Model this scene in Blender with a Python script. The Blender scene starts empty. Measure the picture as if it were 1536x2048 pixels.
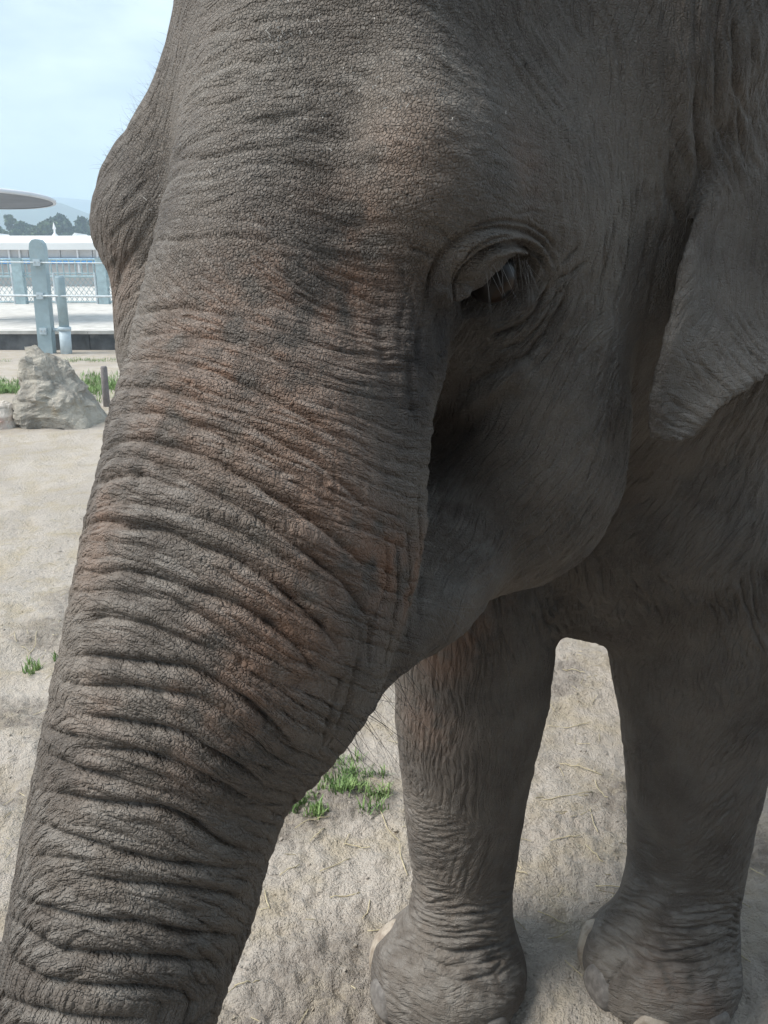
import bpy, bmesh, math, random, time
import numpy as np
T0 = time.time()
def tick(s): pass
SC = bpy.context.scene
COL = SC.collection

# ------------------------------------------------------------------ camera
PITCH = math.radians(17.5); FPX = 1597.0; CZ = 1.75
cam_data = bpy.data.cameras.new('camera'); cam = bpy.data.objects.new('camera', cam_data); COL.objects.link(cam)
cam.location = (0, 0, CZ); cam.rotation_euler = (math.pi/2 - PITCH, 0, 0)
cam_data.sensor_fit = 'VERTICAL'; cam_data.sensor_height = 24.0; cam_data.lens = 24.0 * FPX / 2048.0
cam_data.clip_start = 0.05; cam_data.clip_end = 12000
SC.camera = cam
# ------------------------------------------------------------------ world, sun, exposure
SUN_EL = math.radians(52); SUN_AZ = math.radians(-98)      # azimuth from +Y towards +X
W = bpy.data.worlds.new('World'); SC.world = W; W.use_nodes = True
nt = W.node_tree; nt.nodes.clear()
wo = nt.nodes.new('ShaderNodeOutputWorld'); bg = nt.nodes.new('ShaderNodeBackground')
sky = nt.nodes.new('ShaderNodeTexSky'); sky.sky_type = 'NISHITA'; sky.sun_disc = False
sky.sun_elevation = SUN_EL; sky.sun_rotation = SUN_AZ; sky.air_density = 1.0; sky.dust_density = 3.0
geo = nt.nodes.new('ShaderNodeTexCoord')
mp = nt.nodes.new('ShaderNodeMapping'); mp.inputs['Scale'].default_value = (1.6, 1.6, 4.5)
n1 = nt.nodes.new('ShaderNodeTexNoise'); n1.inputs['Scale'].default_value = 3.2; n1.inputs['Detail'].default_value = 7; n1.inputs['Roughness'].default_value = 0.55
rmp = nt.nodes.new('ShaderNodeValToRGB'); rmp.color_ramp.elements[0].position = 0.33; rmp.color_ramp.elements[0].color = (0.25, 0.25, 0.25, 1)
rmp.color_ramp.elements[1].position = 0.62; rmp.color_ramp.elements[1].color = (0.97, 0.97, 0.97, 1)
cl = nt.nodes.new('ShaderNodeRGB'); cl.outputs[0].default_value = (5.9, 6.8, 7.5, 1)   # cloud radiance at sky strength 0.1
mx = nt.nodes.new('ShaderNodeMix'); mx.data_type = 'RGBA'
lk = nt.links.new
lk(geo.outputs['Generated'], mp.inputs['Vector']); lk(mp.outputs['Vector'], n1.inputs['Vector']); lk(n1.outputs['Fac'], rmp.inputs['Fac'])
lk(rmp.outputs['Color'], mx.inputs['Factor']); lk(sky.outputs['Color'], mx.inputs['A']); lk(cl.outputs[0], mx.inputs['B'])
lk(mx.outputs['Result'], bg.inputs['Color']); bg.inputs['Strength'].default_value = 0.10
lk(bg.outputs[0], wo.inputs['Surface'])
sd = bpy.data.lights.new('sun', 'SUN'); sd.energy = 3.0; sd.angle = math.radians(26); sd.color = (1.0, 0.97, 0.92)
sun = bpy.data.objects.new('sun', sd); COL.objects.link(sun)
sdir = np.array([math.sin(SUN_AZ)*math.cos(SUN_EL), math.cos(SUN_AZ)*math.cos(SUN_EL), math.sin(SUN_EL)])
from mathutils import Vector
sun.rotation_euler = Vector(-sdir).to_track_quat('-Z', 'Y').to_euler()
sun.location = tuple(sdir * 30)
SC.view_settings.view_transform = 'Standard'; SC.view_settings.look = 'None'; SC.view_settings.gamma = 1; SC.view_settings.exposure = 0.75
SC.view_settings.use_curve_mapping = False
SC.cycles.max_bounces = 6; SC.cycles.diffuse_bounces = 3; SC.cycles.glossy_bounces = 2; SC.cycles.volume_bounces = 1

# ------------------------------------------------------------------ pixel helpers (photo pixels 1536 x 2048 -> directions)
C = np.array([0, 0, CZ]); FW = np.array([0, math.cos(PITCH), -math.sin(PITCH)]); UP = np.array([0, math.sin(PITCH), math.cos(PITCH)]); RT = np.array([1., 0, 0])
def ray(px, py): return FW + RT*(px-768)/FPX + UP*(1024-py)/FPX
def P(px, py, d): return C + d*ray(px, py)
def proj(p):
    v = np.asarray(p) - C; d = v @ FW
    return 768 + v @ RT/d*FPX, 1024 - v @ UP/d*FPX, d
def G(px, py, z=0.0):
    r = ray(px, py); return C + r*(z-CZ)/r[2]
def PY(px, py, y):
    r = ray(px, py); return C + r*(y/r[1])

# ------------------------------------------------------------------ elephant: signed distance model
HA = math.radians(35)
F = np.array([-math.sin(HA), -math.cos(HA), 0]); L = np.array([math.cos(HA), -math.sin(HA), 0]); U = np.array([0, 0, 1.])
O = P(990, 570, 1.0) - 0.30*L
HM = np.stack([F, L, U])                 # world->head rows
def H(f, l, u): return O + f*F + l*L + u*U
def smin(a, b, k):
    h = np.clip(0.5 + 0.5*(b-a)/k, 0, 1)
    return b + (a-b)*h - k*h*(1-h)
def smax(a, b, k): return -smin(-a, -b, k)
BATCH = None                                # (centre, radius) of the points being evaluated, for culling
CULL = .34
def ell(p, c, r, M=None):
    if BATCH is not None:
        dc = np.linalg.norm(BATCH[0]-c) - BATCH[1] - max(r)
        if dc > CULL: return np.full(len(p), dc)
    q = p - c
    if M is not None: q = q @ M.T
    r = np.asarray(r, float)
    k0 = np.sqrt(((q/r)**2).sum(1)); k1 = np.sqrt(((q/(r*r))**2).sum(1))
    return k0*(k0-1.0)/np.maximum(k1, 1e-9)
def chain(p, nodes, k=0.0):
    """tapered capsule chain: nodes = [(xyz, r)]"""
    d = None; far = 1e9
    for (a, ra), (b, rb) in zip(nodes[:-1], nodes[1:]):
        a = np.asarray(a); b = np.asarray(b); ab = b-a; L2 = ab @ ab
        if BATCH is not None:
            t = min(max(((BATCH[0]-a) @ ab)/L2, 0), 1); dc = np.linalg.norm(BATCH[0]-a-t*ab) - max(ra, rb) - BATCH[1]
            if dc > CULL: far = min(far, dc); continue
        t = np.clip(((p-a) @ ab)/L2, 0, 1)
        w = p - a - t[:, None]*ab
        dd = np.sqrt(np.einsum('ij,ij->i', w, w)) - (ra + (rb-ra)*t)
        d = dd if d is None else (np.minimum(d, dd) if k == 0 else smin(d, dd, k))
    return np.full(len(p), far) if d is None else d
def batched(fn, p, cell=.30):
    """evaluate fn over compact groups of points, so that far primitives can be skipped"""
    global BATCH
    p = np.asarray(p, float); out = np.empty(len(p))
    key = np.floor((p - p.min(0))/cell).astype(np.int64); key = key[:, 0]*1000000 + key[:, 1]*1000 + key[:, 2]
    order = np.argsort(key, kind='stable'); cuts = np.flatnonzero(np.diff(key[order]))+1
    for idx in np.split(order, cuts):
        q = p[idx]; lo, hi = q.min(0), q.max(0); c = (lo+hi)/2
        BATCH = (c, float(np.linalg.norm(hi-c))); out[idx] = fn(q)
    BATCH = None
    return out
def rot_frame(fwd, up):
    f = np.asarray(fwd, float); f /= np.linalg.norm(f); u = np.asarray(up, float); u = u - (u @ f)*f; u /= np.linalg.norm(u)
    return np.stack([f, np.cross(u, f), u])
def frame_pitch(deg):                       # head frame pitched about L (positive: nose down)
    t = math.radians(deg); f = F*math.cos(t) - U*math.sin(t); u = U*math.cos(t) + F*math.sin(t)
    return np.stack([f, L, u])

def spline(nodes, n=4):
    A = np.array([list(c)+[r] for c, r in nodes]); A = np.vstack([2*A[0]-A[1], A, 2*A[-1]-A[-2]]); out = []
    for i in range(1, len(A)-2):
        p0, p1, p2, p3 = A[i-1:i+3]
        for t in np.arange(n)/n:
            out.append(.5*(2*p1 + (p2-p0)*t + (2*p0-5*p1+4*p2-p3)*t*t + (3*p1-p0-3*p2+p3)*t**3))
    out.append(A[-2]); return [(q[:3], q[3]) for q in out]
# trunk: left/right outline pixels and axis depth
TR = [((258, 700), (820, 780), 1.05), ((214, 860), (850, 940), 1.02), ((168, 1060), (850, 1150), .985), ((130, 1240), (785, 1330), .965), ((95, 1420), (640, 1500), .95),
      ((62, 1600), (572, 1640), .935), ((30, 1780), (520, 1800), .92), ((-2, 1960), (455, 1985), .91)]
TN = [(P(690, 40, 1.13), .09), (P(620, 280, 1.06), .145), (P(575, 500, 1.06), .168)]
for (l, r, d) in TR:
    c = ((l[0]+r[0])/2, (l[1]+r[1])/2); w = math.hypot(l[0]-r[0], l[1]-r[1])/2
    TN.append((P(c[0], c[1], d), d*math.sin(math.atan(w/FPX))*.965))
e, rr = TN[-1]
TN += [(e + np.array([-.04, .03, -.22]), .115), (e + np.array([-.06, .06, -.45]), .098), (e + np.array([-.07, .05, -.68]), .082), (e + np.array([-.09, -.02, -.84]), .072), (e + np.array([-.12, -.12, -.90]), .06)]
TN = spline(TN, 3)
def leg_nodes(rows, y0, y1=None):
    out = []
    for i, (py, a, b) in enumerate(rows):
        y = y0 if y1 is None else y0 + (y1-y0)*i/(len(rows)-1)
        c = PY((a+b)/2, py, y); d = proj(c)[2]
        out.append((c, d*(b-a)/2/FPX*.985))
    return spline(out, 3)
LEG_R = leg_nodes([(1180, 800, 1110), (1300, 795, 1100), (1400, 792, 1090), (1500, 801, 1066), (1600, 812, 1046), (1700, 822, 1030), (1800, 836, 1019), (1880, 836, 1015)], 1.70, 1.66)
LEG_L = leg_nodes([(1180, 1205, 1640), (1300, 1225, 1590), (1400, 1243, 1548), (1500, 1255, 1525), (1600, 1262, 1503), (1700, 1262, 1484), (1800, 1252, 1468), (1870, 1240, 1466)], 1.80, 1.69)
def foot(p, ank, c, dirv, ra, rb):
    c = np.asarray(c); M = rot_frame(dirv, U); dirv = M[0]
    d = chain(p, [(ank, .116), (c + dirv*.01 + U*.15, .124), (c + dirv*.04 + U*.06, ra*.86)])
    d = smin(d, ell(p, c + dirv*.045 + U*.03, (ra*1.0, rb*1.02, .12), M), .05)
    return smax(d, -p[:, 2], .02)
FT_R = np.array([.190, 1.625, 0]); FT_L = np.array([.735, 1.64, 0])
FD_R = np.array([-.55, -.83, 0]); FD_L = np.array([-.62, -.78, 0])
MID = (LEG_R[0][0] + LEG_L[0][0])/2
BD = np.array([.62, .785, 0])          # towards the tail
BS = np.array([.785, -.62, 0])         # elephant's left
HIND = [MID + BD*1.75 + BS*s*.30 for s in (-1, 1)]

def mir(p):                             # mirror across the head's sagittal plane
    q = p - O; return p - 2*(q @ L)[:, None]*L
def head_half(p, near):
    """paired features, near (left) side; the far side comes by mirroring"""
    d = ell(p, H(-.18, .15 if near else .07, .36), (.30, .20 if near else .14, .34), HM)                       # crown dome
    d = smin(d, ell(p, H(.03, .235, .12), (.13, .10, .15), HM) if near else np.minimum(ell(p, H(.03, .25, .085), (.12, .12, .16), HM), smin(chain(p, [(H(.04, .245, .06), .112), (H(.08, .22, -.10), .076), (H(.10, .17, -.20), .045)]), chain(p, [(H(.03, .245, .10), .115), (H(.005, .215, .18), .112), (H(-.03, .168, .26), .108), (H(-.12, .10, .42), .11)]), .05)), .09)         # brow
    d = smin(d, ell(p, H(-.22, .26, .02), (.15, .11, .24), HM), .10)         # cheek bone behind the eye
    d = smin(d, ell(p, H(-.25, .27, -.26), (.17, .13, .22), HM), .10)        # jaw muscle
    d = smin(d, chain(p, [(H(.10, .19, -.10), .09), (H(.19, .19, -.33), .085), (H(.27, .16, -.48), .05)]) if near else chain(p, [(H(.075, .175, -.10), .086), (H(.14, .155, -.31), .068), (H(.20, .12, -.48), .04)]), .08)   # upper lip flank
    return d
def near_cut(p):
    """hollows: in front of and under the eye, under the cheek, at the temple"""
    c1 = chain(p, [(H(.09, .335, -.02), .045), (H(.07, .335, -.14), .050), (H(.03, .297, -.27), .080), (H(.045, .28, -.33), .066)], .03)
    c2 = ell(p, H(-.10, .46, .34), (.24, .16, .17), HM)
    return c1, c2
EAR_PX = [(1500, -80), (1480, 100), (1440, 290), (1392, 430), (1345, 540), (1312, 640), (1288, 740), (1280, 800), (1281, 840), (1288, 874), (1304, 896), (1328, 903), (1356, 893), (1392, 858), (1430, 812), (1536, 757), (1680, 690), (1820, 560), (1880, 300), (1800, 40), (1640, -60)]
E0 = P(1345, 540, 1.16); E1 = P(1308, 905, 1.17); E2 = P(1800, 420, 1.38)
EZ = np.cross(E2-E0, E1-E0); EZ /= np.linalg.norm(EZ); EZ *= -1 if EZ @ (C-E0) < 0 else 1     # towards the camera
EX = (E2-E0); EX /= np.linalg.norm(EX); EY = np.cross(EZ, EX)
def on_ear_plane(px, py):
    r = ray(px, py); t = ((E0-C) @ EZ)/(r @ EZ); v = C + t*r - E0; return v @ EX, v @ EY
EAR2 = np.array([on_ear_plane(*q) for q in EAR_PX])
def poly_sd(q, V):
    d = np.full(len(q), 1e9); s = np.ones(len(q)); n = len(V)
    for i in range(n):
        a, b = V[i], V[i-1]; e = b-a; w = q-a
        t = np.clip((w @ e)/(e @ e), 0, 1); bb = w - t[:, None]*e; d = np.minimum(d, (bb*bb).sum(1))
        c1 = q[:, 1] >= a[1]; c2 = q[:, 1] < b[1]; c3 = e[0]*w[:, 1] > e[1]*w[:, 0]
        fl = (c1 & c2 & c3) | (~c1 & ~c2 & ~c3); s = np.where(fl, -s, s)
    return s*np.sqrt(d)
def ear_sdf(p):
    v = p - E0; x, y, z = v @ EX, v @ EY, v @ EZ
    if BATCH is not None:
        dc = np.linalg.norm(BATCH[0]-E0) - BATCH[1] - .95
        if dc > CULL: return np.full(len(p), dc)
    sel = (np.abs(z) < .25) & (x > -.4) & (x < .9) & (np.abs(y) < .9)
    out = np.sqrt(np.maximum(np.maximum(np.abs(z)-.05, np.abs(x-.2)-.5), .05)**2)
    if sel.any():
        xs, ys, zs = x[sel], y[sel], z[sel]
        d2 = poly_sd(np.stack([xs, ys], 1), EAR2)
        bend = .25*np.maximum(xs-.05, 0)**2 + .010*np.sin(xs*14+ys*9) - .012*np.exp(-((d2+.01)/.03)**2)
        th = .024 + .05*np.exp(-((xs+.02)/.08)**2 - ((ys-.25)/.18)**2)
        dz = np.abs(zs + bend) - th*.5
        out[sel] = smax(d2, dz, .02)*.85
    return out
def sdf(p):
    global BATCH
    p = np.asarray(p, float); q = mir(p)
    B0 = BATCH; B1 = None if B0 is None else (B0[0] - 2*((B0[0]-O) @ L)*L, B0[1])
    def far_side(fn, *a):
        global BATCH
        BATCH = B1; r = fn(q, *a); BATCH = B0; return r
    hd = smin(head_half(p, 1), far_side(head_half, 0), .12)
    M = frame_pitch(12)
    hd = smin(hd, ell(p, H(-.04, .02, .10), (.20, .15, .34), M), .08)            # forehead / nose root
    hd = smin(hd, ell(p, H(-.17, 0, .10), (.30, .25, .40), HM), .10)
    JN = [(H(-.28, .12, -.36), .16), (H(-.02, .14, -.44), .115), (H(.10, .05, -.57), .07)]
    hd = smin(hd, np.minimum(chain(p, JN, .05), far_side(chain, JN, .05)), .10)
    hd = smin(hd, chain(p, [(P(880, 1130, 1.20), .07), (P(775, 1285, 1.10), .042), (P(697, 1410, 1.06), .026), (P(645, 1522, 1.03), .012)], .02), .07)   # lower lip
    for z in (0, 1):
        c1, c2 = far_side(near_cut) if z else near_cut(p)
        hd = smax(hd, -c1, .05); hd = smax(hd, -c2, .16)
    d = smin(hd, chain(p, TN), .05)
    # neck, body, legs
    SH = MID + np.array([.10, .25, .55])
    nk = chain(p, [(H(-.28, .0, .12), .36), (SH + np.array([-.05, 0, .08]), .52)])
    d = smin(d, nk, .06)
    d = smin(d, ell(p, H(-.46, .24, .36), (.24, .26, .34), HM), .10)
    bd = chain(p, [(SH + np.array([0, .0, .05]), .50), (SH + BD*.8 + U*.0, .66), (SH + BD*1.5 + U*.02, .58), (SH + BD*1.75 - U*.06, .48)], .15)
    bd = smin(bd, ell(p, MID + np.array([.04, .12, .18]), (.42, .34, .34), np.stack([BS, BD, U])), .12)     # chest
    lg = np.minimum(chain(p, LEG_R, .02), chain(p, LEG_L, .02))
    sh = chain(p, [(LEG_L[0][0] + np.array([.02, .06, -.1]), .17), (LEG_L[0][0] + BS*.06 + np.array([.06, .2, .55]), .24)])
    sh = np.minimum(sh, chain(p, [(LEG_R[0][0] + np.array([0, .06, -.1]), .15), (LEG_R[0][0] + np.array([.02, .3, .45]), .24)]))
    bd = smin(bd, smin(lg, sh, .10), .055)
    for f in HIND:
        bd = smin(bd, chain(p, [(f + U*.0*1 - U*f[2] + U*.12, .19), (f*np.array([1, 1, 0]) + U*.5, .16), (f*np.array([1, 1, 0]) + U*1.2 + BD*-.12, .28)], .05), .15)
    d = smin(d, bd, .07)
    d = smin(d, np.minimum(ear_sdf(p), far_side(ear_sdf)), .012)
    tl = SH + BD*2.15
    d = smin(d, chain(p, [(tl + U*.2 - BD*.1, .08), (tl + BD*.12 - U*.3, .04), (tl + BD*.1 - U*.95, .025)]), .06)
    d = smin(d, foot(p, LEG_R[-1][0], FT_R, FD_R, .207, .182), .04)
    d = smin(d, foot(p, LEG_L[-1][0], FT_L, FD_L, .207, .182), .04)
    return d

# ------------------------------------------------------------------ sparse surface nets
def surface_nets(fn, lo, hi, h, block=6):
    lo = np.asarray(lo, float); n = np.ceil((np.asarray(hi)-lo)/h/block).astype(int)*block
    g = np.full(tuple(n+1), 1.0, np.float32)
    cb = n//block
    bc = np.stack(np.meshgrid(*[np.arange(k) for k in cb], indexing='ij'), -1).reshape(-1, 3)
    ctr = lo + (bc + .5)*block*h
    dv = batched(fn, ctr, .6); R = block*h*.5*1.75*1.6 + .03
    near = np.abs(dv) < R
    # sign fill for far blocks
    for b in bc[(~near) & (dv < 0)]:
        i, j, k = b*block; g[i:i+block+1, j:j+block+1, k:k+block+1] = -1.0
    act = bc[near]
    off = np.stack(np.meshgrid(*[np.arange(block+1)]*3, indexing='ij'), -1).reshape(-1, 3)
    idx = (act[:, None, :]*block + off[None]).reshape(-1, 3)
    lin = np.unique((idx[:, 0]*g.shape[1] + idx[:, 1])*g.shape[2] + idx[:, 2])
    idx = np.stack(np.unravel_index(lin, g.shape), 1)
    g.reshape(-1)[lin] = batched(fn, lo + idx*h)
    ins = g < 0
    # cells with a sign change
    c = [ins[a:ins.shape[0]-1+a, b:ins.shape[1]-1+b, cc:ins.shape[2]-1+cc] for a in (0, 1) for b in (0, 1) for cc in (0, 1)]
    cnt = np.zeros(c[0].shape, np.int8)
    for x in c: cnt += x
    cell = np.argwhere((cnt > 0) & (cnt < 8))
    vid = np.full(cnt.shape, -1, np.int32); vid[cell[:, 0], cell[:, 1], cell[:, 2]] = np.arange(len(cell))
    acc = np.zeros((len(cell), 3)); w = np.zeros(len(cell))
    corner = np.array([(a, b, cc) for a in (0, 1) for b in (0, 1) for cc in (0, 1)])
    val = np.stack([g[cell[:, 0]+a, cell[:, 1]+b, cell[:, 2]+cc] for a, b, cc in corner], 1)
    for i in range(8):
        for j in range(i+1, 8):
            if np.abs(corner[i]-corner[j]).sum() != 1: continue
            m = (val[:, i] < 0) != (val[:, j] < 0)
            t = val[m, i]/(val[m, i]-val[m, j])
            acc[m] += corner[i] + t[:, None]*(corner[j]-corner[i]); w[m] += 1
    V = lo + (cell + acc/w[:, None])*h
    quads = []
    for ax in range(3):
        s0 = [slice(1, -1)]*3; 
        a = np.argwhere(np.diff(ins.astype(np.int8), axis=ax) != 0)
        o = [i for i in range(3) if i != ax]
        a = a[(a[:, o[0]] > 0) & (a[:, o[1]] > 0) & (a[:, o[0]] < cnt.shape[o[0]]) & (a[:, o[1]] < cnt.shape[o[1]])]
        flip = ins[a[:, 0], a[:, 1], a[:, 2]]
        def vv(du, dv_):
            b = a.copy(); b[:, o[0]] -= du; b[:, o[1]] -= dv_; return vid[b[:, 0], b[:, 1], b[:, 2]]
        q = np.stack([vv(1, 1), vv(0, 1), vv(0, 0), vv(1, 0)], 1)
        if ax == 1: flip = ~flip
        q[~flip] = q[~flip][:, ::-1]
        quads.append(q)
    Q = np.concatenate(quads); Q = Q[(Q >= 0).all(1)]
    return V, Q
def grad(fn, p, e=.002):
    k = np.array([[1, -1, -1], [-1, -1, 1], [-1, 1, -1], [1, 1, 1]], float)
    g = sum(batched(fn, p + e*kk)[:, None]*kk for kk in k)
    return g/np.maximum(np.linalg.norm(g, axis=1), 1e-9)[:, None]


# ------------------------------------------------------------------ noise
_rs = np.random.RandomState(7); _perm = _rs.permutation(256); _perm = np.concatenate([_perm, _perm, _perm]).astype(np.int32)
_g3 = _rs.normal(size=(256, 3)); _g3 /= np.linalg.norm(_g3, axis=1)[:, None]; _gx, _gy, _gz = (np.ascontiguousarray(_g3[:, i], dtype=np.float32) for i in range(3))
def perlin(x, y, z):
    x, y, z = (np.asarray(v, np.float32) for v in (x, y, z)); xi, yi, zi = (np.floor(v).astype(np.int32) for v in (x, y, z)); xf, yf, zf = ((v-w).astype(np.float32) for v, w in ((x, xi), (y, yi), (z, zi)))
    fd = lambda t: t*t*t*(t*(t*6-15)+10)
    u, v, w = fd(xf), fd(yf), fd(zf); r = 0
    for a in (0, 1):
        for b in (0, 1):
            for c in (0, 1):
                h = _perm[_perm[_perm[(xi+a) & 255] + ((yi+b) & 255)] + ((zi+c) & 255)]
                dot = _gx[h]*(xf-np.float32(a)) + _gy[h]*(yf-np.float32(b)) + _gz[h]*(zf-np.float32(c))
                r = r + dot*(u if a else 1-u)*(v if b else 1-v)*(w if c else 1-w)
    return r*1.5
def fbm(p, sc, o=4, seed=0.0):
    r = 0; a = 1.0
    for i in range(o):
        r = r + a*perlin(p[:, 0]*sc+seed, p[:, 1]*sc+seed*1.7, p[:, 2]*sc-seed); sc *= 2.03; a *= .5
    return r

# ------------------------------------------------------------------ body mesh: nets, refined where it can be seen
V, Q = surface_nets(sdf, (-.75, .3, -.06), (3.2, 4.8, 2.75), .0142)
tick('surface nets %d' % len(Q))
def vnormals(V, polys):
    n = np.zeros_like(V)
    for q in polys:
        a = np.cross(V[q[:, 2]]-V[q[:, 0]], V[q[:, 3]]-V[q[:, 1]]) if q.shape[1] == 4 else None
        for k in range(q.shape[1]): np.add.at(n, q[:, k], a)
    return n/np.maximum(np.linalg.norm(n, axis=1), 1e-12)[:, None]
# light smoothing of the net
def smooth(V, Q, it, f=.5):
    e = np.concatenate([Q[:, [0, 1]], Q[:, [1, 2]], Q[:, [2, 3]], Q[:, [3, 0]]]); e = np.concatenate([e, e[:, ::-1]])
    for _ in range(it):
        acc = np.zeros_like(V); cnt = np.bincount(e[:, 0], minlength=len(V))
        for k in range(3): acc[:, k] = np.bincount(e[:, 0], weights=V[e[:, 1], k], minlength=len(V))
        V = V + f*(acc/np.maximum(cnt, 1)[:, None] - V)
    return V
V = smooth(V, Q, 2, .5)
N = vnormals(V, [Q])
vc = V - C; dd = vc @ FW; X = 768 + vc[:, 0]/dd*FPX; Y = 1024 - (vc @ UP)/dd*FPX
face = (N*vc).sum(1)/np.linalg.norm(vc, axis=1)
vis = (face < .24) & (X > -160) & (X < 1690) & (Y > -110) & (Y < 2170) & (dd < 2.4)
fsel = vis[Q].all(1)
def refine(V, Q, sel, ngons):
    """split the selected quads in four; their neighbours take the new edge points (n-gons)"""
    S = Q[sel]; K = Q[~sel]; n = len(V)
    e = np.stack([S, np.roll(S, -1, 1)], -1).reshape(-1, 2); es = np.sort(e, 1)
    key = es[:, 0].astype(np.int64)*10**8 + es[:, 1]
    uk, inv = np.unique(key, return_inverse=True)
    a, b = uk//10**8, uk % 10**8
    mid = (V[a]+V[b])/2; ctr = V[S].mean(1)
    V2 = np.vstack([V, mid, ctr]); m = n + inv.reshape(-1, 4); c = n + len(uk) + np.arange(len(S))
    newq = np.concatenate([np.stack([S[:, k], m[:, k], c, m[:, k-1]], 1) for k in range(4)])
    # neighbours
    ke = np.stack([K, np.roll(K, -1, 1)], -1); kk = np.sort(ke, -1); kk = kk[..., 0].astype(np.int64)*10**8 + kk[..., 1]
    pos = np.minimum(np.searchsorted(uk, kk), len(uk)-1); hit = uk[pos] == kk
    touch = hit.any(1); look = None
    out = []
    for r in np.flatnonzero(touch):
        poly = []
        for k in range(4):
            poly.append(int(K[r, k]))
            if hit[r, k]: poly.append(int(n + pos[r, k]))
        out.append(poly)
    uks = {}
    if ngons:
        uks = dict(zip(uk.tolist(), range(n, n+len(uk))))
        ng2 = []
        for poly in ngons:
            o = []
            for i, v in enumerate(poly):
                w = poly[(i+1) % len(poly)]; o.append(v); t = uks.get(min(v, w)*10**8 + max(v, w))
                if t is not None: o.append(t)
            ng2.append(o)
        ngons = ng2
    return V2, newq, K[~touch], ngons + out
keepQ = []; ngons = []
V1, Qf, Kq, ngons = refine(V, Q, fsel, ngons); keepQ.append(Kq)
n0 = len(V)
V2, Qf, Kq, ngons = refine(V1, Qf, np.ones(len(Qf), bool), ngons)
bset = sorted({v for poly in ngons for v in poly})
ec = V2[Qf].mean(1) - P(990, 590, .985); ecw = ec + P(990, 590, .985); td = chain(ecw, [(c, r*1.12) for c, r in TN[5:]]); epx = 768 + (ecw-C)[:, 0]/((ecw-C) @ FW)*FPX
seln = np.cross(V2[Qf[:, 2]]-V2[Qf[:, 0]], V2[Qf[:, 3]]-V2[Qf[:, 1]]); facing = (seln*(ecw-C)).sum(1) < 0
V2, Qn, Kq3, ngons = refine(V2, Qf, ((ec*ec).sum(1) < .135**2) | ((td < .0) & facing & (epx > -60)), ngons); Qf = np.concatenate([Qn, Kq3])
fine = np.zeros(len(V2), bool); fine[Qf.ravel()] = True
border = np.zeros(len(V2), bool); border[bset] = True
V2 = np.where((fine & ~border)[:, None], smooth(V2, Qf, 3, .5), V2)
nn = vnormals(V2, [Qf]); fi = np.flatnonzero(fine & ~border)
V2[fi] -= nn[fi]*np.clip(batched(sdf, V2[fi]), -.008, .008)[:, None]
V2 = np.where((fine & ~border)[:, None], smooth(V2, Qf, 1, .4), V2); nn = vnormals(V2, [Qf])
tick('refined %d fine quads' % len(Qf))

# ------------------------------------------------------------------ sculpting: folds drawn as lines on the skin
def trace(px, py):
    """where the view ray of a photo pixel meets the skin"""
    r = np.stack([ray(a, b) for a, b in zip(px, py)]); r /= np.linalg.norm(r, axis=1)[:, None]
    t = np.full(len(r), .45)
    for _ in range(70):
        t = t + sdf(C + t[:, None]*r)*.75
        t = np.minimum(t, 6)
    return C + t[:, None]*r
from mathutils.kdtree import KDTree
_lines = {}
def resample(pts):
    a = np.array(pts, float); seg = np.hypot(*np.diff(a, axis=0).T); s = np.concatenate([[0], np.cumsum(seg)])
    n = max(3, int(s[-1]/9)); t = np.linspace(0, s[-1], n)
    x = np.interp(t, s, a[:, 0]); y = np.interp(t, s, a[:, 1])
    for _ in range(3):
        x[1:-1] = (x[:-2]+2*x[1:-1]+x[2:])/4; y[1:-1] = (y[:-2]+2*y[1:-1]+y[2:])/4
    return x, y
def prefetch(lines):
    xy = [resample(l) for l in lines]; pts = trace(np.concatenate([q[0] for q in xy]), np.concatenate([q[1] for q in xy])); i = 0
    for l, q in zip(lines, xy): _lines[tuple(l)] = pts[i:i+len(q[0])]; i += len(q[0])
def skin_line(pts):
    if tuple(pts) not in _lines: prefetch([pts])
    return _lines[tuple(pts)]
def dist_line(p, ln, reach):
    """distance to a polyline, and position along it, for the points within reach"""
    lo, hi = ln.min(0)-reach, ln.max(0)+reach
    k = np.flatnonzero(((p > lo) & (p < hi)).all(1))
    if not len(k): return k, None, None
    best = np.full(len(k), 9.); par = np.zeros(len(k)); q = p[k]
    for i in range(len(ln)-1):
        a, ab = ln[i], ln[i+1]-ln[i]; L2 = ab @ ab
        if L2 < 1e-12 or L2 > .01: continue
        t = np.clip(((q-a) @ ab)/L2, 0, 1); w = q-a-t[:, None]*ab; d = np.sqrt(np.einsum('ij,ij->i', w, w))
        m = d < best; best[m] = d[m]; par[m] = (i+t[m])/(len(ln)-1)
    m = best < reach
    return k[m], best[m], par[m]
VF = V2[fi]; NF = nn[fi]; HF = np.zeros(len(fi))
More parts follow.
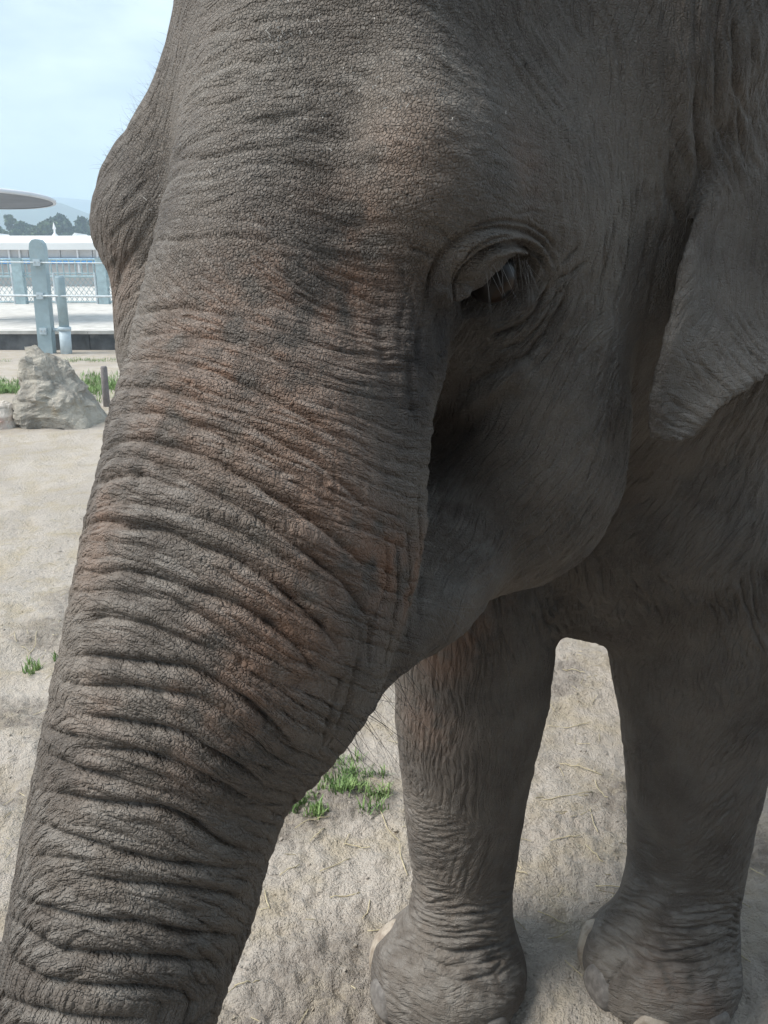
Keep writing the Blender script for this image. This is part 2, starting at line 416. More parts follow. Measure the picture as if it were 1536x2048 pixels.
# trunk coordinates
TA = np.array([c for c, r in TN]); TRr = np.array([r for c, r in TN]); TS = np.concatenate([[0], np.cumsum(np.linalg.norm(np.diff(TA, axis=0), axis=1))])
def trunk_coord(p):
    best = np.full(len(p), 9.); s = np.zeros(len(p)); ax = np.zeros((len(p), 3)); tg = np.zeros((len(p), 3)); rad = np.zeros(len(p))
    for i in range(len(TA)-1):
        ab = TA[i+1]-TA[i]; L2 = ab @ ab; t = ((p-TA[i]) @ ab)/L2
        t = np.clip(t, 0 if i else -2, 1); c = TA[i]+t[:, None]*ab; d = np.linalg.norm(p-c, axis=1)
        m = d < best; best[m] = d[m]; s[m] = TS[i]+t[m]*math.sqrt(L2); ax[m] = c[m]; tg[m] = ab/math.sqrt(L2); rad[m] = TRr[i]+(TRr[i+1]-TRr[i])*t[m]
    v = p-ax; ref = np.array([-.35, -.93, 0.0]); side = np.cross(tg, ref); side /= np.linalg.norm(side, axis=1)[:, None]; frn = np.cross(side, tg)
    return s, np.arctan2((v*side).sum(1), (v*frn).sum(1)), best/np.maximum(rad, .02), side
GROOVES = [
 ([(198,909),(230,883),(272,878),(295,881),(377,898),(442,927),(530,979),(628,1041),(670,1077),(712,1112),(742,1145)], 9),
 ([(185,971),(211,955),(250,951),(295,951)], 7), ([(280,920),(328,938),(393,972),(458,1000),(530,1041),(595,1093),(644,1129),(693,1168),(729,1220),(742,1262)], 8),
 ([(165,1069),(185,1056),(230,1052),(328,1059),(393,1088),(474,1117),(539,1160),(600,1210),(647,1252),(677,1298),(693,1334)], 10),
 ([(162,1166),(198,1147),(237,1140),(295,1150),(360,1173),(442,1196),(490,1218),(556,1256),(610,1310),(640,1370)], 9), ([(175,1178),(230,1180),(344,1202),(393,1228),(450,1262),(520,1310)], 6),
 ([(150,1085),(172,1046),(215,1040),(280,1048),(330,1056)], 5),
 ([(114,1314),(182,1311),(273,1323),(387,1337),(424,1359),(501,1405),(570,1469),(606,1523)], 10), ([(109,1355),(146,1373),(237,1373),(296,1382),(392,1396),(450,1430)], 8),
 ([(87,1455),(118,1469),(160,1476)], 7), ([(150,1428),(255,1446),(365,1466),(424,1505),(501,1546),(538,1583)], 10),
 ([(87,1505),(118,1523),(182,1546),(246,1564)], 8), ([(128,1496),(219,1498),(319,1514),(392,1546),(456,1578),(524,1615)], 8),
 ([(68,1578),(137,1592),(228,1610),(319,1615),(387,1642),(456,1692),(515,1710)], 10), ([(55,1637),(114,1665),(182,1687),(255,1710),(342,1728),(430,1736),(505,1742)], 9),
 ([(114,1742),(182,1756),(255,1770),(364,1774),(450,1790),(505,1800)], 8), ([(27,1792),(91,1820),(182,1842),(273,1847),(364,1868),(480,1872)], 10), ([(27,1842),(114,1902),(228,1911),(330,1918),(440,1925)], 9),
 ([(9,1915),(91,1961),(191,1975),(255,1975),(380,1984)], 9), ([(-10,1990),(60,2020),(160,2038),(300,2040)], 8), ([(60,1712),(120,1718),(180,1722)], 5), ([(140,1250),(200,1232),(300,1252),(380,1285),(450,1310)], 7),
 ([(205,800),(240,778),(300,772),(380,790),(470,830),(560,880),(640,930),(710,990),(760,1050)], 6), ([(212,840),(250,822),(320,826),(420,860),(520,910),(600,960)], 5), ([(222,745),(260,720),(330,716),(430,742),(540,790),(640,850),(720,915)], 5),
 ([(230,700),(270,672),(340,662),(450,680),(560,720),(660,775)], 4.5), ([(240,650),(280,625),(350,612),(460,628),(570,660),(660,700)], 4), ([(205,1000),(300,1010),(420,1040),(500,1075),(570,1115),(630,1170)], 6)]
prefetch([g for g, w in GROOVES])
GL = [(skin_line(g), w) for g, w in GROOVES]
# follow the traced folds: fold coordinate u = s - f(angle, s)
rows = []; rhs = []
for j, (ln, w) in enumerate(GL):
    s_, ph, rr_, _ = trunk_coord(ln)
    for a, b in zip(s_, ph):
        o = np.zeros(len(GL)); o[j] = 1
        rows.append(np.concatenate([[math.sin(b), a*math.sin(b), math.cos(b), a*math.cos(b), math.sin(2*b), math.cos(2*b)], o])); rhs.append(a)
    # keep it mild
reg = np.zeros((6, 6+len(GL))); reg[:, :6] = np.eye(6)*2.0
sol = np.linalg.lstsq(np.vstack([np.array(rows), reg]), np.concatenate([rhs, np.zeros(6)]), rcond=None)[0][:6]
s_, ph, rr_, _ = trunk_coord(VF)
wt = np.clip((s_-.30)/.25, 0, 1)*np.clip((1.55-rr_)/.4, 0, 1)              # how much a point belongs to the trunk
uu = s_ - (sol[0]*np.sin(ph) + sol[1]*s_*np.sin(ph) + sol[2]*np.cos(ph) + sol[3]*s_*np.cos(ph) + sol[4]*np.sin(2*ph) + sol[5]*np.cos(2*ph))
zz = np.zeros_like(uu)
def folds(u, v, freq, wob, seed, sharp=.55):
    ph_ = u*freq + wob*perlin(u*freq*.22+seed, v*.9, zz+seed) + .35*wob*perlin(u*freq*.5+seed, v*2.6, zz-seed)
    return np.abs(np.sin(math.pi*ph_))**sharp, ph_
ang = ph*1.6
f1, _ = folds(uu, ang, 30, 1.6, 3.1); m1 = np.clip(.55+1.1*perlin(uu*9, ang*1.3, zz+5), .08, 1.2)
f2, _ = folds(uu, ang, 74, 2.0, 9.7, .7); m2 = np.clip(.5+1.2*perlin(uu*14, ang*2.1, zz+15), 0, 1.2)
seen = np.clip(((C-VF)*NF).sum(1)/np.linalg.norm(C-VF, axis=1)*4, 0, 1)*np.clip((1.25-s_)/.1, 0, 1)
HF += wt*(.0052*m1*(f1-.75)*(1-.62*seen) + .0012*m2*(f2-.7))
f4, _ = folds(uu, ang, 43, .75, 21.3, .34); m4 = np.clip(.72+.7*perlin(uu*8, ang*1.1, zz+25), .1, 1.2)
f5, _ = folds(uu, ang, 92, 1.0, 31.3, .4); m5 = np.clip(.5+1.1*perlin(uu*17, ang*2.5, zz+35), 0, 1.1)
HF += wt*(.0046*m4*(f4-.85) + .0012*m5*(f5-.85))
# cross creases on the lower, inner side
side_w = np.clip((ph*0+1), 0, 1)*wt*np.clip(.4+.8*np.sin(ph*1.0+.2), 0, 1)
f3, _ = folds(ph*.16+.02*perlin(uu*20, ph, zz), uu*12, 90, 1.3, 4.4, .5); HF += side_w*.0012*(f3-.8)*np.clip((s_-.85)/.15, 0, 1)
for ln, dep in GL:
    k, d, t = dist_line(VF, ln, .035)
    if not len(k): continue
    dep = dep*.001; fade = np.clip(np.minimum(t, 1-t)*6, .15, 1)*(.75+.5*perlin(t*9, zz[k]+dep*900, zz[k]))
    HF[k] += fade*dep*(-1.15*np.exp(-(d/.0036)**1.3) + .30*np.exp(-((d-.011)/.007)**2))
tick('trunk folds')
# oriented fine wrinkles: (pixel, direction along the wrinkle in degrees (0 = right, 90 = down), spacing mm, depth mm, reach m)
AN = [
 (420,300,-8,17,1.0,.10),(560,200,-5,17,1.2,.10),(700,330,4,15,1.1,.10),(450,480,0,16,1.5,.10),(600,520,10,16,1.3,.09),(560,640,14,17,1.8,.09),(740,200,20,16,1.2,.10),(880,160,30,14,1.1,.10),(260,330,-40,14,.6,.10),(240,450,-55,14,1.1,.08),(300,200,-60,14,.6,.10),
 (1000,250,30,12,1.0,.09),(1050,380,20,11,1.0,.06),(1180,300,80,12,1.1,.09),(1100,120,60,13,1.2,.12),(1240,160,85,13,1.4,.10),(1260,440,95,12,1.6,.07),(1220,560,98,12,1.9,.06),(1400,150,92,15,2.6,.09),(1440,280,85,15,2.8,.08),(1390,60,94,15,2.4,.10),(1500,80,88,15,2.0,.10),
 (700,700,50,12,1.2,.07),(770,800,75,12,1.8,.07),(820,760,85,11,1.8,.05),(800,950,85,13,2.2,.07),(820,1150,92,15,2.8,.08),(770,1250,95,15,2.6,.07),(760,620,95,11,1.2,.05),
 (900,720,120,11,1.6,.05),(980,700,135,11,1.8,.05),(1060,720,130,12,2.0,.06),(1130,680,122,12,2.1,.06),(1180,760,112,12,2.2,.08),(1220,880,105,12,2.4,.08),(1120,850,122,11,1.8,.08),(1030,900,125,11,1.3,.08),(950,950,120,11,1.0,.08),
 (1150,1020,132,11,2.0,.08),(1050,1080,140,11,1.6,.08),(950,1150,145,11,1.4,.08),(900,1230,150,11,1.4,.06),(1230,970,115,11,2.4,.06),
 (1400,600,110,14,.9,.10),(1480,500,100,15,.8,.12),(1420,760,40,12,1.3,.07),(1350,820,30,11,1.2,.06),(1500,700,50,12,1.0,.08),
 (1180,1180,75,11,3.4,.09),(1130,1200,70,10,3.4,.07),(1300,1050,125,12,2.2,.10),(1400,1000,120,13,2.0,.12),(1480,900,115,13,1.8,.12),(1280,1180,60,12,2.6,.08),
 (1300,1350,95,11,1.4,.10),(1420,1350,80,11,2.0,.10),(1500,1300,75,11,2.2,.12),(1320,1550,92,11,.9,.10),(1450,1500,-52,11,2.0,.09),(1440,1620,-45,11,2.2,.09),(1420,1720,-40,10,2.0,.07),(1330,1720,10,12,.8,.09),
 (1300,1820,20,12,2.4,.06),(1400,1830,-5,12,2.6,.06),(1440,1880,-12,11,2.4,.06),(1280,1890,28,12,2.6,.06),(1350,1910,5,13,2.6,.06),(1430,1960,-5,14,1.2,.07),(1280,1970,20,14,1.0,.07),
 (880,1350,88,9,1.5,.10),(960,1300,80,9,1.6,.10),(850,1500,88,9,1.4,.10),(950,1550,92,11,1.1,.10),(1030,1450,92,11,1.0,.10),(860,1680,5,9,1.3,.08),(950,1750,110,12,1.2,.08),(870,1800,6,12,2.6,.06),(960,1830,0,12,2.4,.06),(900,1870,3,12,3.0,.05),(930,1920,0,13,3.0,.06),(980,1900,-20,12,2.6,.05),(870,1960,30,13,1.3,.07),(960,2000,5,14,1.0,.08)]
A0 = trace([a[0] for a in AN], [a[1] for a in AN])
dxy = [(math.cos(math.radians(a[2]))*8, math.sin(math.radians(a[2]))*8) for a in AN]
A1 = trace([a[0]+d[0] for a, d in zip(AN, dxy)], [a[1]+d[1] for a, d in zip(AN, dxy)])
GN = grad(sdf, A0, .01)
acc = np.zeros(len(VF)); wsum = np.full(len(VF), 1e-3)
warp = .010*np.stack([fbm(VF, 9, 2, 1.3), fbm(VF, 9, 2, 7.7), fbm(VF, 9, 2, 4.1)], 1)
for j, a in enumerate(AN):
    sig = a[5]*1.0; dv = VF-A0[j]; r2 = np.einsum('ij,ij->i', dv, dv); k = np.flatnonzero(r2 < (2.6*sig)**2)
    if not len(k): continue
    t = A1[j]-A0[j]; t -= (t @ GN[j])*GN[j]; t /= np.linalg.norm(t); n = np.cross(GN[j], t)
    q = dv[k] + warp[k]; sp = a[3]*.001
    x, y, h_ = q @ n, q @ t, q @ GN[j]
    z0 = np.zeros(len(k))
    n1_ = perlin(x/sp*.62, y/sp*.085, h_/sp*.1+j*3.3); n2_ = perlin(x/sp*1.4, y/sp*.25, h_/sp*.1+j*5.1)
    val = -(1-np.clip(np.abs(n1_)*3.2, 0, 1)) - .45*(1-np.clip(np.abs(n2_)*3.0, 0, 1)) + .35
    w = np.exp(-r2[k]/(2*sig*sig*.36)); acc[k] += w*val*a[4]*.0032; wsum[k] += w
HF += (1-wt*.85)*acc/wsum
tick('wrinkles')
FOLD = [
 ([(905,640),(898,590),(915,545),(950,508),(1000,490),(1040,492),(1075,512),(1090,540)], -4, 2.2), ([(852,590),(868,530),(900,485),(950,452),(1005,440),(1060,448),(1100,475),(1128,520)], -3, 2.5), ([(890,585),(905,530),(940,490),(985,470),(1040,470)], -3, 2), ([(1000,505),(1030,503),(1052,515),(1062,535)], -3.5, 2),
 ([(1102,556),(1092,600),(1066,640),(1030,664),(985,672)], -3.5, 2.2), ([(1122,560),(1108,610),(1080,655),(1040,690),(985,705)], -3.5, 2.4), ([(1142,566),(1128,622),(1095,680),(1050,716),(990,728),(940,745)], -3.5, 2.6), ([(1080,575),(1062,612),(1025,640),(985,648)], -3, 2), ([(1170,560),(1150,630),(1112,700),(1060,745),(1000,765)], -3.5, 2.8),
 ([(900,800),(950,765),(1010,738)], -3, 2.5), ([(885,760),(930,720),(980,690)], -3, 2.4), ([(870,730),(900,690),(930,660)], -3, 2.4), ([(815,560),(830,620),(822,700)], -1.2, 3), ([(838,540),(850,590),(845,650)], -1.5, 2.6), ([(800,520),(815,580),(800,660),(805,740)], -1.2, 3), ([(870,520),(845,500),(820,500)], -2.5, 2.5), ([(905,480),(880,455),(850,445)], -2.5, 2.5), ([(1120,530),(1150,510),(1165,490)], -3, 2.5), ([(1118,560),(1150,545),(1180,520)], -3, 2.5),   # (line, depth mm (+ ridge / - groove), half width mm)
 ([(852,620),(864,552),(895,502),(942,467),(997,455),(1051,463),(1091,487),(1110,522),(1118,553)], -5, 4), ([(880,600),(890,545),(925,500),(965,478),(1010,470),(1060,482),(1090,510),(1106,548)], 6, 11),
 ([(942,524),(973,493),(1024,481),(1063,494),(1087,518),(1098,549)], -8, 4.5), ([(930,560),(955,525),(990,502),(1028,498),(1060,512),(1080,545)], 7, 8),
 ([(1055,498),(1064,515),(1067,530)], -4, 3), ([(1091,487),(1088,505),(1087,518)], -4, 3),
 ([(868,565),(880,590),(900,600),(925,590),(940,570)], 7, 12), ([(845,640),(838,690),(836,740)], -4, 6),
 ([(1157,533),(1126,604),(1091,674),(1044,725),(989,744),(930,772)], -4, 4), ([(1140,590),(1110,650),(1060,700)], -3, 3), ([(1075,590),(1050,625),(1010,645),(960,655)], 6, 9), ([(1095,580),(1075,625),(1030,660),(970,680)], -5, 4),
 ([(891,856),(919,826),(973,790),(1024,756),(1070,725)], 9, 15), ([(905,880),(940,850),(990,815),(1040,775)], -7, 14),
 ([(1330,300),(1342,420),(1325,500),(1296,640),(1262,800),(1248,940)], -5, 8), ([(1352,180),(1345,320),(1352,420),(1372,470)], -4.5, 6), ([(1400,120),(1395,280),(1420,380)], -4.5, 7), ([(1440,60),(1436,240),(1465,330)], -4, 6), ([(1470,30),(1470,170),(1500,240)], -4, 6), ([(1375,60),(1368,250),(1385,400)], 4, 10),
 ([(1235,430),(1215,520),(1200,625)], -5, 4), ([(1215,460),(1198,600)], -3.5, 3), ([(1262,460),(1250,560),(1225,640)], -4, 4), ([(1300,420),(1290,520),(1262,620)], -4, 5),
 ([(774,1060),(778,1174),(742,1262),(735,1360)], -3.4, 3.6), ([(797,1060),(800,1190),(778,1308),(770,1370)], -3.4, 3.6), ([(820,1040),(822,1207),(812,1308)], -3.4, 3.6), ([(838,960),(843,1100),(838,1250)], -4, 4), ([(690,1340),(660,1440),(648,1500)], -3.5, 4), ([(720,1300),(700,1400),(670,1480)], -3.5, 4),
 ([(760,620),(765,700),(800,830)], -2.5, 9), ([(820,700),(822,800),(840,860)], -4, 6),
 ([(262,500),(238,540),(225,600)], -3, 6), ([(225,430),(262,400),(300,350)], -1.5, 5), ([(215,480),(255,440),(285,420)], -2, 4),
 ([(1215,1845),(1260,1880),(1330,1905),(1410,1895),(1470,1865)], -6, 4), ([(1230,1880),(1300,1925),(1400,1925),(1470,1900)], -5, 4), ([(1235,1820),(1300,1855),(1400,1860),(1465,1840)], -5, 4), ([(1205,1985),(1240,1930),(1262,1915)], -5, 4),
 ([(838,1880),(900,1905),(970,1900),(1015,1880)], -6, 4), ([(835,1850),(900,1868),(970,1862),(1018,1845)], -5, 4), ([(830,1905),(900,1935),(980,1925),(1020,1905)], -5, 4), ([(838,1820),(900,1836),(1000,1820)], -4, 4), ([(842,1940),(920,1965),(1000,1945)], -4, 4)]
prefetch([f[0] for f in FOLD])
for ln, dep, hw in FOLD:
    q = skin_line(ln); k, d, t = dist_line(VF, q, hw*.001*3.2)
    if not len(k): continue
    fade = np.clip(np.minimum(t, 1-t)*7, .1, 1)
    eyef = 1.5 if 840 < ln[0][0] < 1160 and 440 < ln[0][1] < 700 else 1.25
    HF[k] += fade*dep*.001*np.exp(-(d/(hw*.001))**2)*eyef
HF += .0022*fbm(VF, 11, 3, 2.2)
cb_ = trace([1110, 1160, 1205], [1215, 1225, 1250])
for q in cb_: HF += .008*np.clip(fbm(VF, 34, 3, 6.6), -1, 1)*np.exp(-((VF-q)**2).sum(1)/.07**2)
VF = VF + NF*HF[:, None]
tick('folds')
V2[fi] = VF
# the eye opening: press the skin back around the eyeball
EYE_C = trace([1000], [575])[0]; EYE_N = grad(sdf, EYE_C[None], .02)[0]
EYE_R = .034; EYE_P = EYE_C - EYE_N*.020
ex = P(1062, 535, 1.) - P(935, 610, 1.); ex -= (ex @ EYE_N)*EYE_N; ex /= np.linalg.norm(ex); ey = np.cross(EYE_N, ex)
dv = V2[fi]-EYE_C; x, y, z = dv @ ex, dv @ ey, dv @ EYE_N
ym = -.004 + .010*(x/.04)                      # almond
inside = (x/.054)**2 + ((y+.003)/.036)**2
k = (inside < 1.6) & (np.abs(z) < .06)
V2[fi[k]] -= EYE_N*(.034*np.clip((1.25-inside[k])/.55, 0, 1)**.7)[:, None]
# tear trough
q = skin_line([(950,605),(915,612),(885,640),(868,680)]); kk, d, t = dist_line(V2[fi], q, .05)
V2[fi[kk]] -= EYE_N*(.014*np.exp(-(d/.016)**2)*np.clip((1-t)*3, 0, 1))[:, None]

allq = np.concatenate([keepQ[0], Qf])
me = bpy.data.meshes.new('body')
loops = np.concatenate([allq.ravel(), np.array([v for p_ in ngons for v in p_], np.int64)]); 
cnt = np.concatenate([np.full(len(allq), 4), np.array([len(p_) for p_ in ngons], np.int64)]); st = np.concatenate([[0], np.cumsum(cnt)[:-1]])
me.vertices.add(len(V2)); me.vertices.foreach_set('co', V2.astype(np.float32).ravel())
me.loops.add(len(loops)); me.loops.foreach_set('vertex_index', loops.astype(np.int32))
me.polygons.add(len(cnt)); me.polygons.foreach_set('loop_start', st.astype(np.int32)); me.polygons.foreach_set('loop_total', cnt.astype(np.int32))
me.polygons.foreach_set('use_smooth', np.ones(len(cnt), bool))
me.update(calc_edges=True); me.validate()

# ------------------------------------------------------------------ node helpers
def new_mat(name):
    m = bpy.data.materials.new(name); m.use_nodes = True; m.node_tree.nodes.clear(); return m
class NB:
    def __init__(self, m): self.t = m.node_tree
    def n(self, typ, **kw):
        o = self.t.nodes.new(typ)
        for k, v in kw.items():
            if k.startswith('i_'):
                key = k[2:].replace('_', ' ')
                o.inputs[int(key) if key.isdigit() else key].default_value = v
            else: setattr(o, k, v)
        return o
    def l(self, a, b): self.t.links.new(a, b); return b
    def mix(self, fac, a, b, blend='MIX'):
        o = self.n('ShaderNodeMix', data_type='RGBA', blend_type=blend)
        for sock, v in ((o.inputs['Factor'], fac), (o.inputs['A'], a), (o.inputs['B'], b)):
            if hasattr(v, 'links'): self.l(v, sock)
            elif isinstance(v, (int, float)): sock.default_value = v
            else: sock.default_value = (*v, 1) if len(v) == 3 else v
        return o.outputs['Result']
    def math(self, op, a, b=None, c=None, clamp=False):
        o = self.n('ShaderNodeMath', operation=op, use_clamp=clamp)
        for i, v in enumerate((a, b, c)):
            if v is None: continue
            if hasattr(v, 'links'): self.l(v, o.inputs[i])
            else: o.inputs[i].default_value = v
        return o.outputs[0]
    def ramp(self, v, lo, hi, a=0.0, b=1.0, smooth=True):
        o = self.n('ShaderNodeMapRange', interpolation_type='SMOOTHSTEP' if smooth else 'LINEAR')
        self.l(v, o.inputs['Value']); o.inputs['From Min'].default_value = lo; o.inputs['From Max'].default_value = hi
        o.inputs['To Min'].default_value = a; o.inputs['To Max'].default_value = b; return o.outputs[0]
    def noise(self, vec, scale, detail=3, rough=.5, dist=0.0):
        o = self.n('ShaderNodeTexNoise'); self.l(vec, o.inputs['Vector']); o.inputs['Scale'].default_value = scale
        o.inputs['Detail'].default_value = detail; o.inputs['Roughness'].default_value = rough; o.inputs['Distortion'].default_value = dist; return o.outputs['Fac']
    def vor(self, vec, scale, feature='F1', rnd=1.0):
        o = self.n('ShaderNodeTexVoronoi', feature=feature); self.l(vec, o.inputs['Vector']); o.inputs['Scale'].default_value = scale; o.inputs['Randomness'].default_value = rnd
        return o.outputs['Distance']
    def attr(self, name): return self.n('ShaderNodeAttribute', attribute_name=name).outputs['Fac']
    def bump(self, h, dist, strength=1.0, nrm=None):
        o = self.n('ShaderNodeBump'); self.l(h, o.inputs['Height']); o.inputs['Distance'].default_value = dist; o.inputs['Strength'].default_value = strength
        if nrm is not None: self.l(nrm, o.inputs['Normal'])
        return o.outputs['Normal']
    def out(self, color, rough=.8, nrm=None, spec=.3, **kw):
        b = self.n('ShaderNodeBsdfPrincipled')
        for sock, v in ((b.inputs['Base Color'], color), (b.inputs['Roughness'], rough)):
            if hasattr(v, 'links'): self.l(v, sock)
            elif isinstance(v, (int, float)): sock.default_value = v
            else: sock.default_value = (*v, 1)
        b.inputs['Specular IOR Level'].default_value = spec
        for k, v in kw.items(): b.inputs[k.replace('_', ' ')].default_value = v
        if nrm is not None: self.l(nrm, b.inputs['Normal'])
        o = self.n('ShaderNodeOutputMaterial'); self.l(b.outputs[0], o.inputs['Surface']); return b
def pos(nb): return nb.n('ShaderNodeTexCoord').outputs['Object']
def simple_mat(name, col, rough=.6, var=.15, scale=8, bump=0.0, bscale=40, spec=.3, metallic=0.0, stain=None):
    m = new_mat(name); nb = NB(m); p = pos(nb)
    n = nb.noise(p, scale, 5, .6); c2 = tuple(max(0, c*(1-2*var)) for c in col); c3 = tuple(min(1, c*(1+var)) for c in col)
    c = nb.mix(nb.ramp(n, .3, .7), c2, c3)
    if stain: c = nb.mix(nb.ramp(nb.noise(p, scale*.6, 6, .65), .55, .72), c, stain)
    nr = nb.bump(nb.noise(p, bscale, 4, .6), bump) if bump else None
    nb.out(c, rough, nr, spec, Metallic=metallic); return m

# ------------------------------------------------------------------ elephant skin
XO = np.argsort(V2[:, 0]); XS = V2[XO, 0]
def slab(x, r): return XO[np.searchsorted(XS, x-r):np.searchsorted(XS, x+r)]
def paint(spots):
    """3D blobs on the skin: (px, py, radius m, amount)"""
    c = trace([q[0] for q in spots], [q[1] for q in spots]); r = np.zeros(len(V2))
    for k, q in zip(c, spots):
        i = slab(k[0], q[2]*2.6); d2 = ((V2[i]-k)**2).sum(1); r[i] = np.maximum(r[i], q[3]*np.exp(-d2/(q[2]**2)))
    return r
pink = paint([(700,460,.06,.6),(690,560,.07,.85),(650,640,.08,.9),(560,600,.08,.6),(450,700,.10,.8),(380,800,.08,.6),(560,760,.10,.7),(620,880,.09,.7),(470,880,.06,.5),(660,1010,.07,.7),(600,950,.06,.5),(720,1080,.06,.8),(780,1130,.06,.9),(830,1160,.05,.9),(640,1150,.06,.6),(560,1260,.07,.8),(480,1340,.07,.8),(420,1400,.07,.8),(360,1520,.05,.5),(220,1400,.06,.5),(150,1480,.05,.4),(880,1310,.07,.7),(930,1270,.06,.6),(850,1450,.08,.4),(1330,1960,.07,.6),(1410,2010,.06,.5),(230,560,.06,.3),(200,1040,.05,.5),(180,1120,.05,.4),(1050,330,.05,.3),(820,300,.06,.5),(1000,1200,.03,.5)])
fore = paint([(500,250,.22,1),(650,150,.22,1),(800,250,.2,1),(900,150,.2,1),(600,420,.18,1),(1000,180,.16,.9),(450,450,.15,.9),(760,420,.12,.9),(300,300,.12,.6),(1260,470,.08,.7)])
pale = paint([(520,110,.10,.5),(880,230,.10,.5),(1250,430,.06,.9),(1220,560,.06,.7),(1290,380,.05,.6),(1450,800,.09,.25),(1350,850,.06,.12),(905,560,.02,.25),(1320,2010,.10,.9),(900,2010,.10,.7),(1230,1900,.06,.8),(860,1930,.06,.6),(780,150,.10,.4),(300,1450,.10,.4),(150,1350,.08,.5)])
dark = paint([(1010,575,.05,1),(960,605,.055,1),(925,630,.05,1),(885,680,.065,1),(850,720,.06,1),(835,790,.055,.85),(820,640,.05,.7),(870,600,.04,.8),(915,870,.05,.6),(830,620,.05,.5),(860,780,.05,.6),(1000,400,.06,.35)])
m = new_mat('elephant_skin'); nb = NB(m); p = pos(nb)
nz = nb.attr('mottle'); nz2 = nb.attr('patch'); nz3 = nb.noise(p, 120, 2, .6)
a_p, a_f, a_l, a_d = nb.attr('pink'), nb.attr('forehead'), nb.attr('pale'), nb.attr('dark')
c = nb.mix(nb.ramp(nz, .32, .68), (.108, .091, .077), (.172, .147, .123))
c = nb.mix(nb.ramp(nz2, .35, .75, 0, .5), c, (.17, .155, .138))
pk = nb.math('MULTIPLY', a_p, nb.ramp(nb.math('ADD', nz2, nb.math('MULTIPLY', nz, .7)), .58, .95), clamp=True)
c = nb.mix(nb.math('MULTIPLY', pk, .95), c, (.245, .135, .085))
c = nb.mix(nb.math('MULTIPLY', a_l, nb.ramp(nz2, .25, .7, .25, .75)), c, (.26, .235, .20))
# dust that has settled on upward faces
up = nb.n('ShaderNodeSeparateXYZ'); nb.l(nb.n('ShaderNodeNewGeometry').outputs['Normal'], up.inputs[0])
du = nb.math('MULTIPLY', nb.ramp(up.outputs['Z'], .15, .9), nb.ramp(nz2, .38, .66))
c = nb.mix(nb.math('MULTIPLY', du, .45), c, (.30, .275, .245))
# scales, cracks and pores
wv = nb.n('ShaderNodeVectorMath', operation='ADD'); nb.l(p, wv.inputs[0])
nb.l(nb.n('ShaderNodeAttribute', attribute_name='wobble').outputs['Vector'], wv.inputs[1]); wp = wv.outputs[0]
v1 = nb.vor(wp, 230, 'DISTANCE_TO_EDGE'); peb = nb.ramp(v1, 0, .22); crk = nb.ramp(v1, 0, .10)
pore = nb.ramp(nb.vor(p, 105), .08, .22); msk = nb.ramp(nz2, .35, .65)
def dots(vec, n, t, kn, kt, off):
    cb = nb.n('ShaderNodeCombineXYZ')
    for i, (ax_, k_) in enumerate(((n, kn), (t, kt), (np.cross(n, t), kt))):
        d_ = nb.n('ShaderNodeVectorMath', operation='DOT_PRODUCT'); nb.l(vec, d_.inputs[0]); d_.inputs[1].default_value = tuple(np.asarray(ax_)*k_); nb.l(d_.outputs['Value'], cb.inputs[i])
    o = nb.n('ShaderNodeTexNoise'); nb.l(cb.outputs[0], o.inputs['Vector']); o.inputs['Scale'].default_value = 1; o.inputs['Detail'].default_value = 1.6; o.inputs['Roughness'].default_value = .6
    return nb.ramp(nb.math('ABSOLUTE', nb.math('SUBTRACT', o.outputs['Fac'], .5)), 0, .085)
wv2 = nb.n('ShaderNodeVectorMath', operation='ADD'); nb.l(p, wv2.inputs[0]); nb.l(nb.n('ShaderNodeAttribute', attribute_name='sway').outputs['Vector'], wv2.inputs[1]); wp2 = wv2.outputs[0]
wr = None
for nm_, deg_, kn_, kt_ in (('crease_diagonal', 122, 80, 11), ('crease_upright', 92, 80, 11), ('crease_level', 4, 80, 14)):
    cd, sd_ = math.cos(math.radians(deg_)), math.sin(math.radians(deg_)); t_ = RT*cd - UP*sd_; n_ = RT*sd_ + UP*cd
    v_ = nb.math('MULTIPLY', dots(wp2, n_, t_, kn_, kt_, 0), nb.math('MULTIPLY', nb.attr(nm_), nb.math('MULTIPLY_ADD', a_f, -.62, 1.0))); wr = v_ if wr is None else nb.math('ADD', wr, v_)
fo = nb.n('ShaderNodeAttribute', attribute_name='fold').outputs['Vector']
tn = nb.n('ShaderNodeTexNoise'); nb.l(fo, tn.inputs['Vector']); tn.inputs['Scale'].default_value = 1; tn.inputs['Detail'].default_value = 1.8; tn.inputs['Roughness'].default_value = .6; tn.inputs['Distortion'].default_value = .1
tw = nb.math('MULTIPLY', nb.ramp(nb.math('ABSOLUTE', nb.math('SUBTRACT', tn.outputs['Fac'], .5)), 0, .08), nb.math('MULTIPLY', nb.attr('trunk'), .75)); wr = nb.math('ADD', wr, tw)
col2 = nb.mix(nb.math('MULTIPLY', nb.math('SUBTRACT', 1.0, pore), nb.math('MULTIPLY', nb.math('MULTIPLY_ADD', a_f, .7, .12), nb.math('MULTIPLY_ADD', msk, .7, .3))), c, (.028, .026, .026))
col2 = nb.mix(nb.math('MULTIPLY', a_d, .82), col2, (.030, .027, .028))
spk = nb.ramp(nb.noise(p, 330, 1, .5), .56, .72)
col2 = nb.mix(nb.math('MULTIPLY', nb.math('MULTIPLY', spk, nb.math('SUBTRACT', 1.0, a_d)), nb.math('MULTIPLY_ADD', a_f, .30, .20)), col2, (.30, .27, .24))
col2 = nb.mix(nb.math('MULTIPLY', nb.math('SUBTRACT', 1.0, crk), nb.math('MULTIPLY', nb.math('MULTIPLY_ADD', a_f, .25, .05), msk)), col2, (.05, .046, .044))
